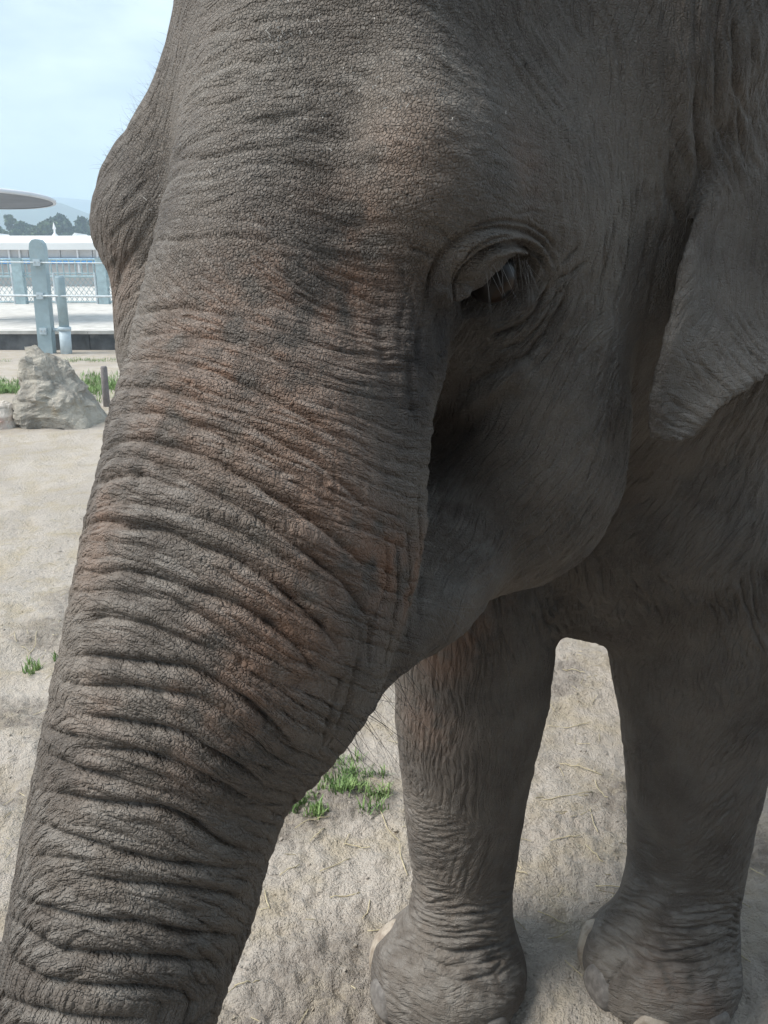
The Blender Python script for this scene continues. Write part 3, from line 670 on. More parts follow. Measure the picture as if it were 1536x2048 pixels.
h1 = nb.math('ADD', nb.math('MULTIPLY', peb, nb.math('MULTIPLY_ADD', a_f, .2, .35)), nb.math('MULTIPLY', nz3, .55))
h1 = nb.math('ADD', h1, nb.math('MULTIPLY', nb.math('MULTIPLY', pore, a_f), .5)); h1 = nb.math('ADD', h1, nb.math('MULTIPLY', nz2, .5)); h1 = nb.math('ADD', h1, nb.math('MULTIPLY', wr, .8))
nr = nb.bump(h1, .0030, 1.0)
nb.out(col2, nb.ramp(nz2, .3, .7, .66, .85), nr, .28)
SKIN = m
chart = {'crease_diagonal': 122, 'crease_upright': 92, 'crease_level': 4}; cw = {k: np.zeros(len(V2)) for k in chart}; tot = np.full(len(V2), 1e-4)
for j, a in enumerate(AN):
    i_ = slab(A0[j][0], a[5]*.75*3.6); dv_ = V2[i_]-A0[j]; w_ = np.exp(-np.einsum('ij,ij->i', dv_, dv_)/(2*(a[5]*.75)**2))
    best = min(chart, key=lambda k: min(abs((a[2]-chart[k]+90) % 180-90), 90)); cw[best][i_] += w_; tot[i_] += w_
trk = np.zeros(len(V2)); trk[fi] = wt; fold = np.zeros((len(V2), 3)); fold[fi] = np.stack([uu*95, ang*3.4, rr_*0+ph*0], 1)
for k in chart:
    at = me.attributes.new(k, 'FLOAT', 'POINT'); at.data.foreach_set('value', ((.84*cw[k]+.13*sum(cw[q] for q in chart))/tot*(1-.9*trk)).astype(np.float32))
at = me.attributes.new('trunk', 'FLOAT', 'POINT'); at.data.foreach_set('value', trk.astype(np.float32)); at = me.attributes.new('fold', 'FLOAT_VECTOR', 'POINT'); at.data.foreach_set('vector', fold.astype(np.float32).ravel())
for nm, arr in (('mottle', .5+.28*fbm(V2, 6, 4, 12.)), ('patch', .5+.30*fbm(V2, 28, 3, 17.))):
    at = me.attributes.new(nm, 'FLOAT', 'POINT'); at.data.foreach_set('value', arr.astype(np.float32))
for nm, sc_, am_ in (('wobble', 60, .003), ('sway', 9, .022)):
    at = me.attributes.new(nm, 'FLOAT_VECTOR', 'POINT'); at.data.foreach_set('vector', (am_*np.stack([perlin(V2[:, 0]*sc_+i*7.1, V2[:, 1]*sc_, V2[:, 2]*sc_) for i in range(3)], 1)).astype(np.float32).ravel())
for nm, arr in (('pink', pink), ('forehead', fore), ('pale', pale), ('dark', dark)):
    at = me.attributes.new(nm, 'FLOAT', 'POINT'); at.data.foreach_set('value', arr.astype(np.float32))
me.materials.append(SKIN)
tick('skin')
# ------------------------------------------------------------------ object helpers
def link(name, mesh, parent=None, label=None, cat=None, group=None, kind=None):
    o = bpy.data.objects.new(name, mesh); COL.objects.link(o)
    if parent is not None: o.parent = parent
    if label: o['label'] = label
    if cat: o['category'] = cat
    if group: o['group'] = group
    if kind: o['kind'] = kind
    return o
def empty(name, loc, label, cat, group=None):
    o = link(name, None, None, label, cat, group); o.location = tuple(loc); o.empty_display_size = .1; return o
def mesh(name, verts, faces, mat, smooth=False):
    me_ = bpy.data.meshes.new(name); me_.from_pydata([tuple(v) for v in verts], [], [tuple(f) for f in faces]); me_.update()
    if smooth: me_.polygons.foreach_set('use_smooth', np.ones(len(me_.polygons), bool))
    if mat: me_.materials.append(mat)
    return me_
class MB:
    def __init__(self): self.v = []; self.f = []
    def add(self, v, f): n = len(self.v); self.v += [tuple(q) for q in v]; self.f += [tuple(i+n for i in q) for q in f]; return self
    def box(self, lo, hi):
        x0, y0, z0 = lo; x1, y1, z1 = hi
        return self.add([(x0,y0,z0),(x1,y0,z0),(x1,y1,z0),(x0,y1,z0),(x0,y0,z1),(x1,y0,z1),(x1,y1,z1),(x0,y1,z1)], [(3,2,1,0),(4,5,6,7),(0,1,5,4),(1,2,6,5),(2,3,7,6),(3,0,4,7)])
    def tube(self, pts, rad, n=6, cap=True):
        pts = [np.asarray(q, float) for q in pts]; rad = [rad]*len(pts) if isinstance(rad, (int, float)) else rad; vs = []; fs = []
        for i, q in enumerate(pts):
            t = pts[min(i+1, len(pts)-1)]-pts[max(i-1, 0)]; t = t/max(np.linalg.norm(t), 1e-9); a = np.cross(t, (0, 0, 1.)) if abs(t[2]) < .9 else np.cross(t, (1., 0, 0)); a /= np.linalg.norm(a); b = np.cross(t, a)
            for k in range(n): w = 2*math.pi*k/n; vs.append(q+rad[i]*(math.cos(w)*a+math.sin(w)*b))
        for i in range(len(pts)-1):
            for k in range(n): fs.append((i*n+k, (i+1)*n+k, (i+1)*n+(k+1) % n, i*n+(k+1) % n))
        if cap: fs.append(tuple(range(n))); fs.append(tuple(range(len(vs)-1, len(vs)-n-1, -1)))
        return self.add(vs, fs)
    def mesh(self, name, mat, smooth=False): return mesh(name, self.v, self.f, mat, smooth)
# ------------------------------------------------------------------ the elephant
ELE = empty('elephant', (0, 0, 0), 'grey Asian elephant with wrinkled trunk and pinkish freckled skin, standing on the sand', 'elephant')
link('body', me, ELE)
rng = np.random.RandomState(11)
# eye: ball with a dark iris
def uv_sphere(c, r, nu=32, nv=20, M=None, sc=(1, 1, 1)):
    vs = []; fs = []
    for i in range(nv+1):
        for k in range(nu):
            t, w = math.pi*i/nv, 2*math.pi*k/nu; q = np.array([math.sin(t)*math.cos(w)*sc[0], math.sin(t)*math.sin(w)*sc[1], math.cos(t)*sc[2]])*r
            vs.append(np.asarray(c) + (q @ M if M is not None else q))
    for i in range(nv):
        for k in range(nu): fs.append((i*nu+k, (i+1)*nu+k, (i+1)*nu+(k+1) % nu, i*nu+(k+1) % nu))
    return vs, fs
EM = np.stack([ex, ey, EYE_N])
em = new_mat('eye_surface'); nb = NB(em); tc = nb.n('ShaderNodeTexCoord').outputs['Object']
ln_ = nb.n('ShaderNodeVectorMath', operation='MULTIPLY'); nb.l(tc, ln_.inputs[0]); ln_.inputs[1].default_value = (1, 1, 0); le = nb.n('ShaderNodeVectorMath', operation='LENGTH'); nb.l(ln_.outputs[0], le.inputs[0]); rr0 = le.outputs['Value']
cc = nb.mix(nb.ramp(rr0, .0075, .0085), (.004, .004, .004), (.026, .014, .008)); cc = nb.mix(nb.ramp(rr0, .0185, .022), cc, (.020, .016, .014)); nb.out(cc, .28, None, .22)
vs, fs = uv_sphere((0, 0, 0), EYE_R); eyeo = link('eye', mesh('eye', vs, fs, em, True), ELE)
from mathutils import Matrix
eyeo.matrix_world = Matrix([[ex[0], ey[0], EYE_N[0], EYE_P[0]], [ex[1], ey[1], EYE_N[1], EYE_P[1]], [ex[2], ey[2], EYE_N[2], EYE_P[2]], [0, 0, 0, 1]])
# hair
def hair_mat(name, col, rough=.5): m_ = new_mat(name); NB(m_).out(col, rough, None, .4); return m_
HAIR_D, HAIR_L = hair_mat('dark_hair', (.03, .025, .022)), hair_mat('pale_hair', (.20, .19, .18))
def hairs(name, spots, count, length, dirf, rad, mat, jitter, curl=.4, n=5):
    mb = MB(); sx = np.array(spots, float); idx = rng.randint(0, len(sx)-1, count); t = rng.rand(count)
    px = sx[idx, 0]*(1-t)+sx[idx+1, 0]*t + rng.normal(0, jitter, count); py = sx[idx, 1]*(1-t)+sx[idx+1, 1]*t + rng.normal(0, jitter, count)
    root = trace(px, py); ok = np.linalg.norm(root-C, axis=1) < 2.3; g_ = grad(sdf, root, .004)
    for r0, g0, o in zip(root, g_, ok):
        if not o: continue
        d = dirf(r0, g0) + rng.normal(0, .28, 3); d /= np.linalg.norm(d); ln2 = length*(.5+rng.rand()*.8); cv = rng.normal(0, curl, 3); pts = []
        for i in range(n+1):
            u_ = i/n; pts.append(r0 - g0*.004 + d*ln2*u_ + cv*ln2*u_*u_*.5 + np.array([0, 0, -.25])*ln2*u_*u_)
        mb.tube(pts, [rad*(1-.75*i/n) for i in range(n+1)], 3, False)
    o = link(name, mb.mesh(name, mat), ELE, kind='stuff'); return o
hairs('lip_hair', [(835, 1310), (770, 1385), (715, 1440), (670, 1510)], 46, .075, lambda r, g: g*.6 + np.array([.35, .1, -.7]), .00038, HAIR_D, 9)
hairs('lip_hair', [(880, 1080), (900, 1130), (890, 1190), (870, 1240)], 60, .045, lambda r, g: g*.8 + np.array([.1, -.1, -.5]), .00035, HAIR_L, 16)
hairs('eyelash', [(960, 525), (995, 512), (1035, 512), (1062, 530)], 26, .045, lambda r, g: g*.6 + np.array([.0, -.1, -1.2]), .00032, HAIR_L, 3, .35)
hairs('brow_hair', [(200, 310), (260, 262), (310, 190), (345, 110)], 420, .020, lambda r, g: g*.8 + np.array([-.1, 0, .5]), .00016, HAIR_D, 26)
hairs('brow_hair', [(250, 380), (290, 330), (330, 250)], 160, .03, lambda r, g: g*.7 + np.array([0, 0, .3]), .00025, HAIR_L, 22)
hairs('crown_hair', [(500, 90), (700, 150), (900, 120), (1100, 170)], 420, .022, lambda r, g: g*.8 + np.array([0, 0, .2]), .00025, HAIR_D, 70)
hairs('ear_hair', [(1460, 250), (1420, 350), (1390, 430)], 160, .022, lambda r, g: g*.6 + np.array([-.5, -.2, -.1]), .0003, HAIR_L, 12)
hairs('cheek_hair', [(950, 1100), (1050, 1080), (1150, 980), (1200, 850)], 260, .018, lambda r, g: g*.6 + np.array([0, 0, -.5]), .00022, HAIR_L, 40)
tick('hair')
# toenails
nail_m = new_mat('toenail_horn'); nb = NB(nail_m); p = pos(nb)
cn = nb.mix(nb.ramp(nb.noise(p, 40, 4, .6), .3, .7), (.24, .19, .145), (.42, .36, .29)); nb.out(cn, .55, nb.bump(nb.noise(p, 160, 3), .001), .35)
nail_d = new_mat('dusty_toenail_horn'); nb = NB(nail_d); p = pos(nb)
cn = nb.mix(nb.ramp(nb.noise(p, 45, 4, .6), .35, .7), (.12, .108, .098), (.22, .20, .18)); nb.out(cn, .6, nb.bump(nb.noise(p, 160, 3), .001), .35)
NAILS = [(FT_L, FD_L, -58, .105, .095, nail_m, 'pale horn toenail at the outer edge of the foot'), (FT_L, FD_L, -24, .12, .075, nail_d, 'dusty dark grey toenail'), (FT_L, FD_L, 14, .12, .055, nail_m, None), (FT_L, FD_L, 52, .10, .055, nail_d, None),
         (FT_R, FD_R, -60, .10, .125, nail_m, 'pale horn toenail at the outer edge of the foot'), (FT_R, FD_R, -24, .12, .065, nail_d, None), (FT_R, FD_R, 14, .12, .05, nail_d, None), (FT_R, FD_R, 52, .10, .05, nail_d, None)]
nu, nv = 10, 9; grid = []; base = []; outd = []
for fc, fdir, deg, w, h, mt, lb in NAILS:
    M = rot_frame(fdir, U); d = M[0]*math.cos(math.radians(deg)) + M[1]*math.sin(math.radians(deg)); s2 = np.cross(U, d)
    for j in range(nv+1):
        v = j/nv; ww = w*(1.0-.25*v)*math.sqrt(max(0, 1-max(0, (v-.4)/.6)**2.4))
        for i in range(nu+1):
            u_ = i/nu*2-1; rim = 1.0 if (abs(u_) > .99 or j == nv) else 0.0
            grid.append(.010*(1-abs(u_)**2.5)*(1-.7*v) + .004 - .016*rim); base.append(fc + U*(.004+(h+.01)*v) + s2*u_*ww*.5); outd.append(d)
base, outd, grid = np.array(base), np.array(outd), np.array(grid); t = np.full(len(base), .34)
for _ in range(40): t -= sdf(base + outd*t[:, None])*.8
tip = base + outd*(t+grid)[:, None]; per = (nu+1)*(nv+1)
nfs = [(j*(nu+1)+i, j*(nu+1)+i+1, (j+1)*(nu+1)+i+1, (j+1)*(nu+1)+i) for j in range(nv) for i in range(nu)]
for k_, (fc, fdir, deg, w, h, mt, lb) in enumerate(NAILS):
    link('toenail', mesh('toenail', tip[k_*per:(k_+1)*per], nfs, mt, True), ELE, lb)
tick('nails')

# ------------------------------------------------------------------ ground
gt = np.concatenate([np.linspace(-180, -42, 30)[:-1], np.linspace(-42, 42, 420), np.linspace(42, 180, 30)[1:-1]]); gr = np.concatenate([[.0], np.geomspace(.25, .8, 12)[:-1], np.geomspace(.8, 5.0, 290)[:-1], np.geomspace(5.0, 22, 100)[:-1], np.geomspace(22, 6000, 60)])
A, R_ = np.meshgrid(np.radians(gt), gr); gx, gy = (R_*np.sin(A)).ravel(), (R_*np.cos(A)).ravel(); gp = np.stack([gx, gy, np.zeros_like(gx)], 1); rad_ = R_.ravel()
nearw = np.clip((14-rad_)/9, 0, 1)
hz = .034*fbm(gp, 1.1, 3, 1.0) + .016*fbm(gp, 5, 3, 3.0)
churn = np.clip(.42+1.3*fbm(gp*np.array([.8, 1.2, 1]), 1.3, 4, 9.0) + .5*np.exp(-((gx+.12)**2/.3**2+(gy-1.5)**2/.25**2)), 0, 1)
clod = fbm(gp, 24, 3, 5.0); hz += (.006+.012*churn)*clod*np.clip((7-rad_)/4, 0, 1)
hz += .004*np.clip(fbm(gp, 60, 2, 6.0), 0, 1)*churn*np.clip((3.5-rad_)/1.5, 0, 1)
hz *= nearw
for q_ in (FT_R, FT_L):
    hz *= 1-.9*np.exp(-((gx-q_[0])**2+(gy-q_[1])**2)/.22**2)
# old footprints and ruts
fr = np.random.RandomState(5)
for i in range(46):
    a_, b_ = fr.uniform(-4.2, 2.0), fr.uniform(1.2, 8.5); rr1 = fr.uniform(.13, .2)
    if min(np.hypot(a_-q_[0], b_-q_[1]) for q_ in (FT_R, FT_L)) < .5: continue
    d_ = np.hypot(gx-a_, (gy-b_)*fr.uniform(.8, 1.2)); hz += -.018*np.exp(-(d_/rr1)**4) + .012*np.exp(-((d_-rr1*1.15)/.05)**2)
def rut(p0, p1, wdt, dep):
    p0, p1 = p0[:2], p1[:2]; e_ = p1-p0; t = np.clip(((gx-p0[0])*e_[0]+(gy-p0[1])*e_[1])/(e_ @ e_), 0, 1); d_ = np.hypot(gx-p0[0]-t*e_[0], gy-p0[1]-t*e_[1]) + .02*perlin(gx*3, gy*3, gx*0)
    return -dep*np.exp(-(d_/wdt)**2) + dep*.5*np.exp(-((d_-wdt*2)/wdt)**2)
hz += rut(G(-60, 996), G(230, 944), .03, .03) + rut(G(-40, 1060), G(60, 1050), .05, .03) + rut(G(-60, 1268), G(120, 1290), .03, .02) + rut(G(-50, 885), G(230, 870), .08, .04)
gp[:, 2] = hz
nr_, nc_ = len(gr), len(gt); i0 = np.arange(nr_-1)[:, None]*nc_ + np.arange(nc_)[None]; i1 = np.arange(nr_-1)[:, None]*nc_ + (np.arange(nc_)[None]+1) % nc_
gq = np.stack([i0, i1, i1+nc_, i0+nc_], -1).reshape(-1, 4)[:, ::-1]
gme = bpy.data.meshes.new('ground'); gme.vertices.add(len(gp)); gme.vertices.foreach_set('co', gp.astype(np.float32).ravel()); gme.loops.add(gq.size); gme.loops.foreach_set('vertex_index', gq.astype(np.int32).ravel())
gme.polygons.add(len(gq)); gme.polygons.foreach_set('loop_start', np.arange(0, gq.size, 4, dtype=np.int32)); gme.polygons.foreach_set('loop_total', np.full(len(gq), 4, np.int32)); gme.polygons.foreach_set('use_smooth', np.ones(len(gq), bool)); gme.update(calc_edges=True); gme.validate()
at = gme.attributes.new('churn', 'FLOAT', 'POINT'); at.data.foreach_set('value', (churn*np.clip((9-rad_)/6, 0, 1)).astype(np.float32))
gmat = new_mat('sandy_soil'); nb = NB(gmat); p = pos(nb)
n1_, n2_, n3_ = nb.noise(p, .9, 4, .6), nb.noise(p, 4.5, 4, .65), nb.noise(p, 34, 4, .7); n4_ = nb.noise(p, 150, 3, .65)
c = nb.mix(nb.ramp(n1_, .35, .65), (.46, .408, .352), (.56, .502, .435)); c = nb.mix(nb.ramp(n2_, .42, .68, 0, .6), c, (.46, .385, .265))
c = nb.mix(nb.math('MULTIPLY', nb.ramp(nb.attr('churn'), .45, .9), nb.ramp(n3_, .3, .65, .3, .9)), c, (.25, .218, .187)); c = nb.mix(nb.ramp(n3_, .52, .75, 0, .5), c, (.30, .265, .235))
c = nb.mix(nb.ramp(n4_, .58, .75, 0, .55), c, (.22, .19, .165))
nr = nb.bump(nb.math('MULTIPLY_ADD', n4_, .45, n3_), .030, 1.0)
nb.out(c, .95, nr, .15); gme.materials.append(gmat)
link('ground', gme, kind='structure', label='pale trampled sandy ground of the enclosure')
tick('ground')

# ------------------------------------------------------------------ things beyond the elephant
STEEL = simple_mat('pale_blue_steel_paint', (.33, .42, .45), .5, .06, 5, stain=(.36, .38, .36)); STEEL2 = simple_mat('light_blue_steel_paint', (.50, .58, .62), .5, .06, 6); GALV = simple_mat('galvanised_steel', (.55, .60, .62), .4, .08, 12, metallic=.3)
FENCE = simple_mat('pale_blue_fence_paint', (.36, .46, .48), .55, .10, 6); CONC = simple_mat('pale_concrete', (.55, .53, .49), .9, .10, 3, .004, 60, stain=(.38, .36, .33)); DWALL = simple_mat('weathered_dark_wall', (.115, .12, .125), .85, .22, 2.5, .006, 30, stain=(.20, .195, .185))
def ball(n=3):
    bm_ = bmesh.new(); bmesh.ops.create_icosphere(bm_, subdivisions=n, radius=1); v = np.array([q.co[:] for q in bm_.verts]); f = [[w.index for w in q.verts] for q in bm_.faces]; bm_.free(); return v, f
# dark retaining wall and the concrete deck on it
WY = G(100, 700)[1]; WZ = PY(100, 661, WY)[2]
wall = empty('retaining_wall', (-8, WY, 0), 'low dark weathered retaining wall with a pale coping behind the fence posts', 'wall')
x_ = -30.0; rw = np.random.RandomState(2)
while x_ < 24:
    w_ = 2.4; b_ = MB().box((x_+.006-(-8), 0, -.3), (x_+w_-.006-(-8), .35, WZ-.07)); link('wall_panel', b_.mesh('wall_panel', DWALL), wall)
    c_ = MB().box((x_+.004+8, -.05, WZ-.068), (x_+w_-.004+8, .42, WZ+rw.uniform(-.004, .004))); link('coping_slab', c_.mesh('coping_slab', CONC), wall); x_ += w_
deck = MB(); dk = WY+.42; deck.add([(-60, dk, WZ-.03), (60, dk, WZ-.03), (60, 60, WZ-.03), (-60, 60, WZ-.03)], [(0, 1, 2, 3)])
link('raised_concrete_terrace', deck.mesh('raised_concrete_terrace', CONC), kind='structure')
# near fence: posts and cables
def lean(o, deg): o.rotation_euler = (0, math.radians(deg), 0)
PB = G(97, 706); PYY = PB[1]
def zat(py, y=PYY): return PY(90, py, y)[2]
def wpx(px, d): return px/FPX*d
DP = proj(PB)[2]
bp = empty('fence_post', PB, 'thick pale blue steel fence post with rounded cap and bolted cable clamps', 'post')
w_ = wpx(28, DP)/2; H_ = zat(478)
b_ = bmesh.new(); prof = [(-w_, 0), (w_, 0), (w_, H_-.16), (w_*.86, H_-.07), (w_*.5, H_-.015), (0, H_), (-w_*.5, H_-.015), (-w_*.86, H_-.07), (-w_, H_-.16)]
mb_ = MB(); n_ = len(prof); mb_.add([(x, -.13, z) for x, z in prof] + [(x, .06, z) for x, z in prof], [tuple(range(n_))] + [tuple(range(2*n_-1, n_-1, -1))] + [(i, i+n_, (i+1) % n_+n_, (i+1) % n_) for i in range(n_)]); link('post_shaft', mb_.mesh('post_shaft', STEEL), bp)
for py_ in (524, 590, 660):
    z_ = zat(py_); q_ = MB(); q_.box((-.065, -.18, z_-.07), (.065, -.131, z_+.05)); cl_ = link('cable_clamp', q_.mesh('cable_clamp', STEEL2), bp)
    for sx_ in (-.035, .035): link('bolt', MB().tube([(sx_, -.181, z_), (sx_, -.2, z_)], .016, 8).mesh('bolt', GALV), cl_)
lean(bp, 1.9); b_.free()
PB2 = G(133, 707); sp = empty('fence_post', PB2, 'slim pale blue pipe post in a light sleeve beside the thick post', 'post'); D2 = proj(PB2)[2]
link('pipe', MB().tube([(0, 0, .4), (-.02, 0, zat(556)), (-.02, 0, zat(552))], [wpx(9.5, D2), wpx(9.5, D2), wpx(8, D2)], 16).mesh('pipe', STEEL, True), sp)
link('sleeve', MB().tube([(0, 0, -.05), (0, 0, zat(658)-.02)], wpx(11, D2), 16).mesh('sleeve', STEEL2, True), sp); link('collar', MB().tube([(0, 0, zat(658)-.02), (0, 0, zat(658)+.05)], wpx(12.5, D2), 16).mesh('collar', STEEL2, True), sp); lean(sp, 2.2)
br_ = MB().tube([(PB[0]+.1, PYY, zat(659)), (PB2[0]-.05, PB2[1], zat(659))], .035, 8); link('connecting_bar', br_.mesh('connecting_bar', STEEL2), None, 'short pale blue bar joining the thick and the slim fence post', 'bar')
for py_, lb in ((524, 'topmost thin steel cable of the near fence, at the post cap'), (590, 'middle thin pale steel cable of the near fence')):
    q_ = MB(); z_ = zat(py_); q_.tube([(x, PYY-.16, z_-.02*math.sin((x+30)*.7)**2) for x in np.linspace(-30, 14, 60)], .022 if py_ == 590 else .014, 6); link('fence_cable', q_.mesh('fence_cable', GALV), None, lb, 'cable', 'cables of the near fence')
# far fence on the terrace
FB = G(100, 608, WZ-.03); FY = FB[1]; zf = lambda py: PY(90, py, FY)[2]
ff = empty('mesh_fence', (FB[0], FY, WZ-.03), 'pale blue railing with wire mesh panels along the back of the terrace', 'fence')
z0_, z1_, z2_ = zf(607)-(WZ-.03), zf(553)-(WZ-.03), zf(519)-(WZ-.03); px2 = wpx(1, proj(FB)[2])
for z_, r_ in ((z2_, .035), (z1_, .04), (z1_+.10, .025), (z0_+.05, .03)): link('rail', MB().tube([(-16, 0, z_), (16, 0, z_)], r_, 8).mesh('rail', FENCE), ff)
pk_me = MB().tube([(0, 0, z1_), (0, 0, z2_)], .026, 6).mesh('picket', FENCE); thick_me = MB().box((-.16, -.12, 0), (.16, .12, z2_+.05)).mesh('post', FENCE); thin_me = MB().tube([(0, 0, 0), (0, 0, z1_+.12)], .045, 8).mesh('upright', GALV)
xs_ = FB[0]
for k_ in range(-46, 47): o = link('picket', pk_me, ff); o.location = (k_*12*px2 - .02, 0, 0)
for k_ in range(-5, 6): o = link('post', thick_me, ff); o.location = ((45-100)*px2 + k_*165*px2, .02, 0)
for k_ in range(-9, 10): o = link('upright', thin_me, ff); o.location = ((196-100)*px2 + k_*82*px2, -.02, 0)
wm = MB()
for k_ in range(-150, 150):
    xx = k_*.17
    if abs(xx) > 15: continue
    h_ = z1_-z0_-.05; wm.tube([(xx, 0, z0_+.05), (xx+h_*.8, 0, z1_)], .011, 3, False); wm.tube([(xx+h_*.8, .012, z0_+.05), (xx, .012, z1_)], .011, 3, False)
link('wire_mesh', wm.mesh('wire_mesh', FENCE), ff, kind='stuff')
# building behind
BY = 46.0; zb = lambda py: PY(90, py, BY)[2]; xb = lambda px: PY(px, 500, BY)[0]; WHITE = simple_mat('white_roof_sheet', (.78, .78, .76), .5, .03, .4); CLAD = simple_mat('pale_grey_cladding', (.60, .59, .58), .7, .04, .5); BLUE = simple_mat('bright_blue_fascia', (.10, .36, .72), .5, .05, 1); TAN = simple_mat('beige_render', (.56, .52, .48), .8, .05, .6); FIN = simple_mat('white_painted_metal', (.8, .8, .8), .4, .02, 1)
bl = empty('pavilion', (0, BY, 0), 'long pale pavilion with white hipped roof and bright blue fascia behind the fence', 'building')
x0, x1 = xb(-420), xb(520); xh = xb(28); dep = 14.0
link('lower_wall', MB().box((x0+1, .6, -1), (x1-1, dep, zb(528))).mesh('lower_wall', TAN), bl)
link('fascia', MB().box((x0+.3, .2, zb(527.5)), (x1-.3, dep+.3, zb(516))).mesh('fascia', BLUE), bl)
nb_ = 14
for i in range(nb_):
    a_, b__ = x0+.5+(x1-x0-1)*i/nb_, x0+.5+(x1-x0-1)*(i+1)/nb_; link('cladding_panel', MB().box((a_+.02, .4, zb(515.6)), (b__-.02, dep, zb(485))).mesh('cladding_panel', CLAD), bl)
ze, zr = zb(486), zb(468); ov = .5
rf = MB().add([(x0-ov, -.1, ze), (x1+ov, -.1, ze), (x1+ov, dep+ov, ze), (x0-ov, dep+ov, ze), (x0+4, 3.2, zr), (x1-4, 3.2, zr), (x1-4, dep-3, zr), (x0+4, dep-3, zr), (x0-ov, -.1, ze-.35), (x1+ov, -.1, ze-.35), (x1+ov, dep+ov, ze-.35), (x0-ov, dep+ov, ze-.35)], [(0,1,5,4),(1,2,6,5),(2,3,7,6),(3,0,4,7),(4,5,6,7),(8,9,1,0),(9,10,2,1),(10,11,3,2),(11,8,0,3),(11,10,9,8)])
rfo = link('roof', rf.mesh('roof', WHITE), bl)
for px_ in (112, 195, 278, -60): xx = xb(px_); link('roof_vent', MB().add([(xx-.2, 3.0, zr-.05), (xx+.2, 3.0, zr-.05), (xx, 3.0, zr+.16), (xx-.2, 5, zr-.05), (xx+.2, 5, zr-.05), (xx, 5, zr+.12)], [(0,1,2),(3,5,4),(0,2,5,3),(1,4,5,2)]).mesh('roof_vent', WHITE), rfo)
xx = xb(68); link('finial', MB().tube([(xx, 3.2, zr-.1), (xx, 3.2, zr+.05), (xx, 3.2, zr+.14), (xx, 3.2, zr+.34), (xx, 3.2, zr+.37), (xx, 3.2, zr+.72)], [.25, .14, .06, .05, .1, .01], 12).mesh('finial', FIN, True), rfo)
for px_ in (12, 33, 62, 150, 190, 215): link('downpipe', MB().tube([(xb(px_), .3, zb(548)), (xb(px_), .3, zb(486))], .06, 6).mesh('downpipe', FIN), bl)
# mushroom canopy
CY = 20.0; cz = PY(-60, 398, CY)[2]; cxx = PY(-62, 398, CY)[0]; cr = (95+62)/FPX*proj((cxx, CY, cz))[2]
CAN = simple_mat('grey_canopy_underside', (.20, .21, .235), .7, .06, 2); CANT = simple_mat('pale_canopy_top', (.62, .63, .66), .6, .05, 2)
cn_ = empty('canopy', (cxx, CY, 0), 'round mushroom shaped canopy with dark underside and pale top above the terrace', 'canopy')
def lathe(prof, n=64):
    vs = [(r*math.cos(2*math.pi*k/n), r*math.sin(2*math.pi*k/n), z) for r, z in prof for k in range(n)]
    return vs, [(i*n+k, i*n+(k+1) % n, (i+1)*n+(k+1) % n, (i+1)*n+k) for i in range(len(prof)-1) for k in range(n)]
zc = cz
link('underside', mesh('underside', *lathe([(cr*.97, zc), (cr*.6, zc+.02), (.18, zc+.03)]), CAN, True), cn_); link('top', mesh('top', *lathe([(.01, zc+.16), (cr*.6, zc+.13), (cr*.95, zc+.09), (cr*1.0, zc+.05), (cr*1.0, zc-.01), (cr*.96, zc-.012)]), CANT, True), cn_)
cn_.rotation_euler = (math.radians(-3.2), 0, 0); link('stem', MB().tube([(0, 0, 0), (0, 0, zc+.02)], .2, 16).mesh('stem', STEEL, True), cn_)
# rocks
ROCKM = new_mat('limestone_rock'); nb = NB(ROCKM); p = pos(nb); n1_ = nb.noise(p, 3.2, 6, .65, .6); n2_ = nb.noise(p, 14, 6, .7)
c = nb.mix(nb.ramp(n1_, .38, .6), (.40, .365, .315), (.64, .59, .50)); c = nb.mix(nb.ramp(n2_, .5, .75, 0, .7), c, (.62, .58, .51)); c = nb.mix(nb.ramp(nb.noise(p, 2.2, 3), .58, .7, 0, .6), c, (.40, .29, .15)); nb.out(c, .9, nb.bump(nb.math('ADD', n2_, n1_), .12, 1.0), .2)
def rock(name, base, outline, ydep, label, mat, seed, amp=.06):
    """stacked rings between a left and a right outline (height fraction, left m, right m)"""
    rr2 = np.random.RandomState(seed); vs = []; n = 44; zs = np.array([o[0] for o in outline]); m_ = 30; top = zs[-1]
    for j in range(m_+1):
        z = zs[0]+(top-zs[0])*j/m_; l_ = np.interp(z, zs, [o[1] for o in outline]); r_ = np.interp(z, zs, [o[2] for o in outline]); c_ = (l_+r_)/2; hw = (r_-l_)/2; dy = np.interp(z, zs, [o[3] for o in outline])*ydep
        for k in range(n):
            a = 2*math.pi*k/n; ca, sa = math.cos(a), math.sin(a); e = .72; vs.append((c_+hw*math.copysign(abs(ca)**e, ca), dy*math.copysign(abs(sa)**e, sa), z))
    v = np.array(vs); q = v + seed*3.1
    cell = np.floor(q*5.2+.6*np.stack([perlin(q[:, 0]*3, q[:, 1]*3, q[:, 2]*3+i) for i in range(3)], 1)); hsh = np.modf(np.sin(cell @ np.array([12.9, 78.2, 37.7]))*43758.5)[0]
    disp = amp*fbm(q, 3.2, 5, 1.0) + amp*.45*hsh - amp*.9*np.clip(.35-np.abs(fbm(q, 2.4, 2, 4.0)), 0, 1)
    cen = np.array([0, 0, top*.4]); dr = v-cen; dr /= np.linalg.norm(dr, axis=1)[:, None]+1e-6; v = v + dr*disp[:, None]
    fs = [(i*n+k, i*n+(k+1) % n, (i+1)*n+(k+1) % n, (i+1)*n+k) for i in range(m_) for k in range(n)] + [tuple(m_*n+k for k in range(n))]
    o = link(name, mesh(name, v, fs, mat), None, label, 'rock'); o.location = tuple(base); return o
rb = G(112, 842); dR = proj(rb)[2]; u_ = dR/FPX
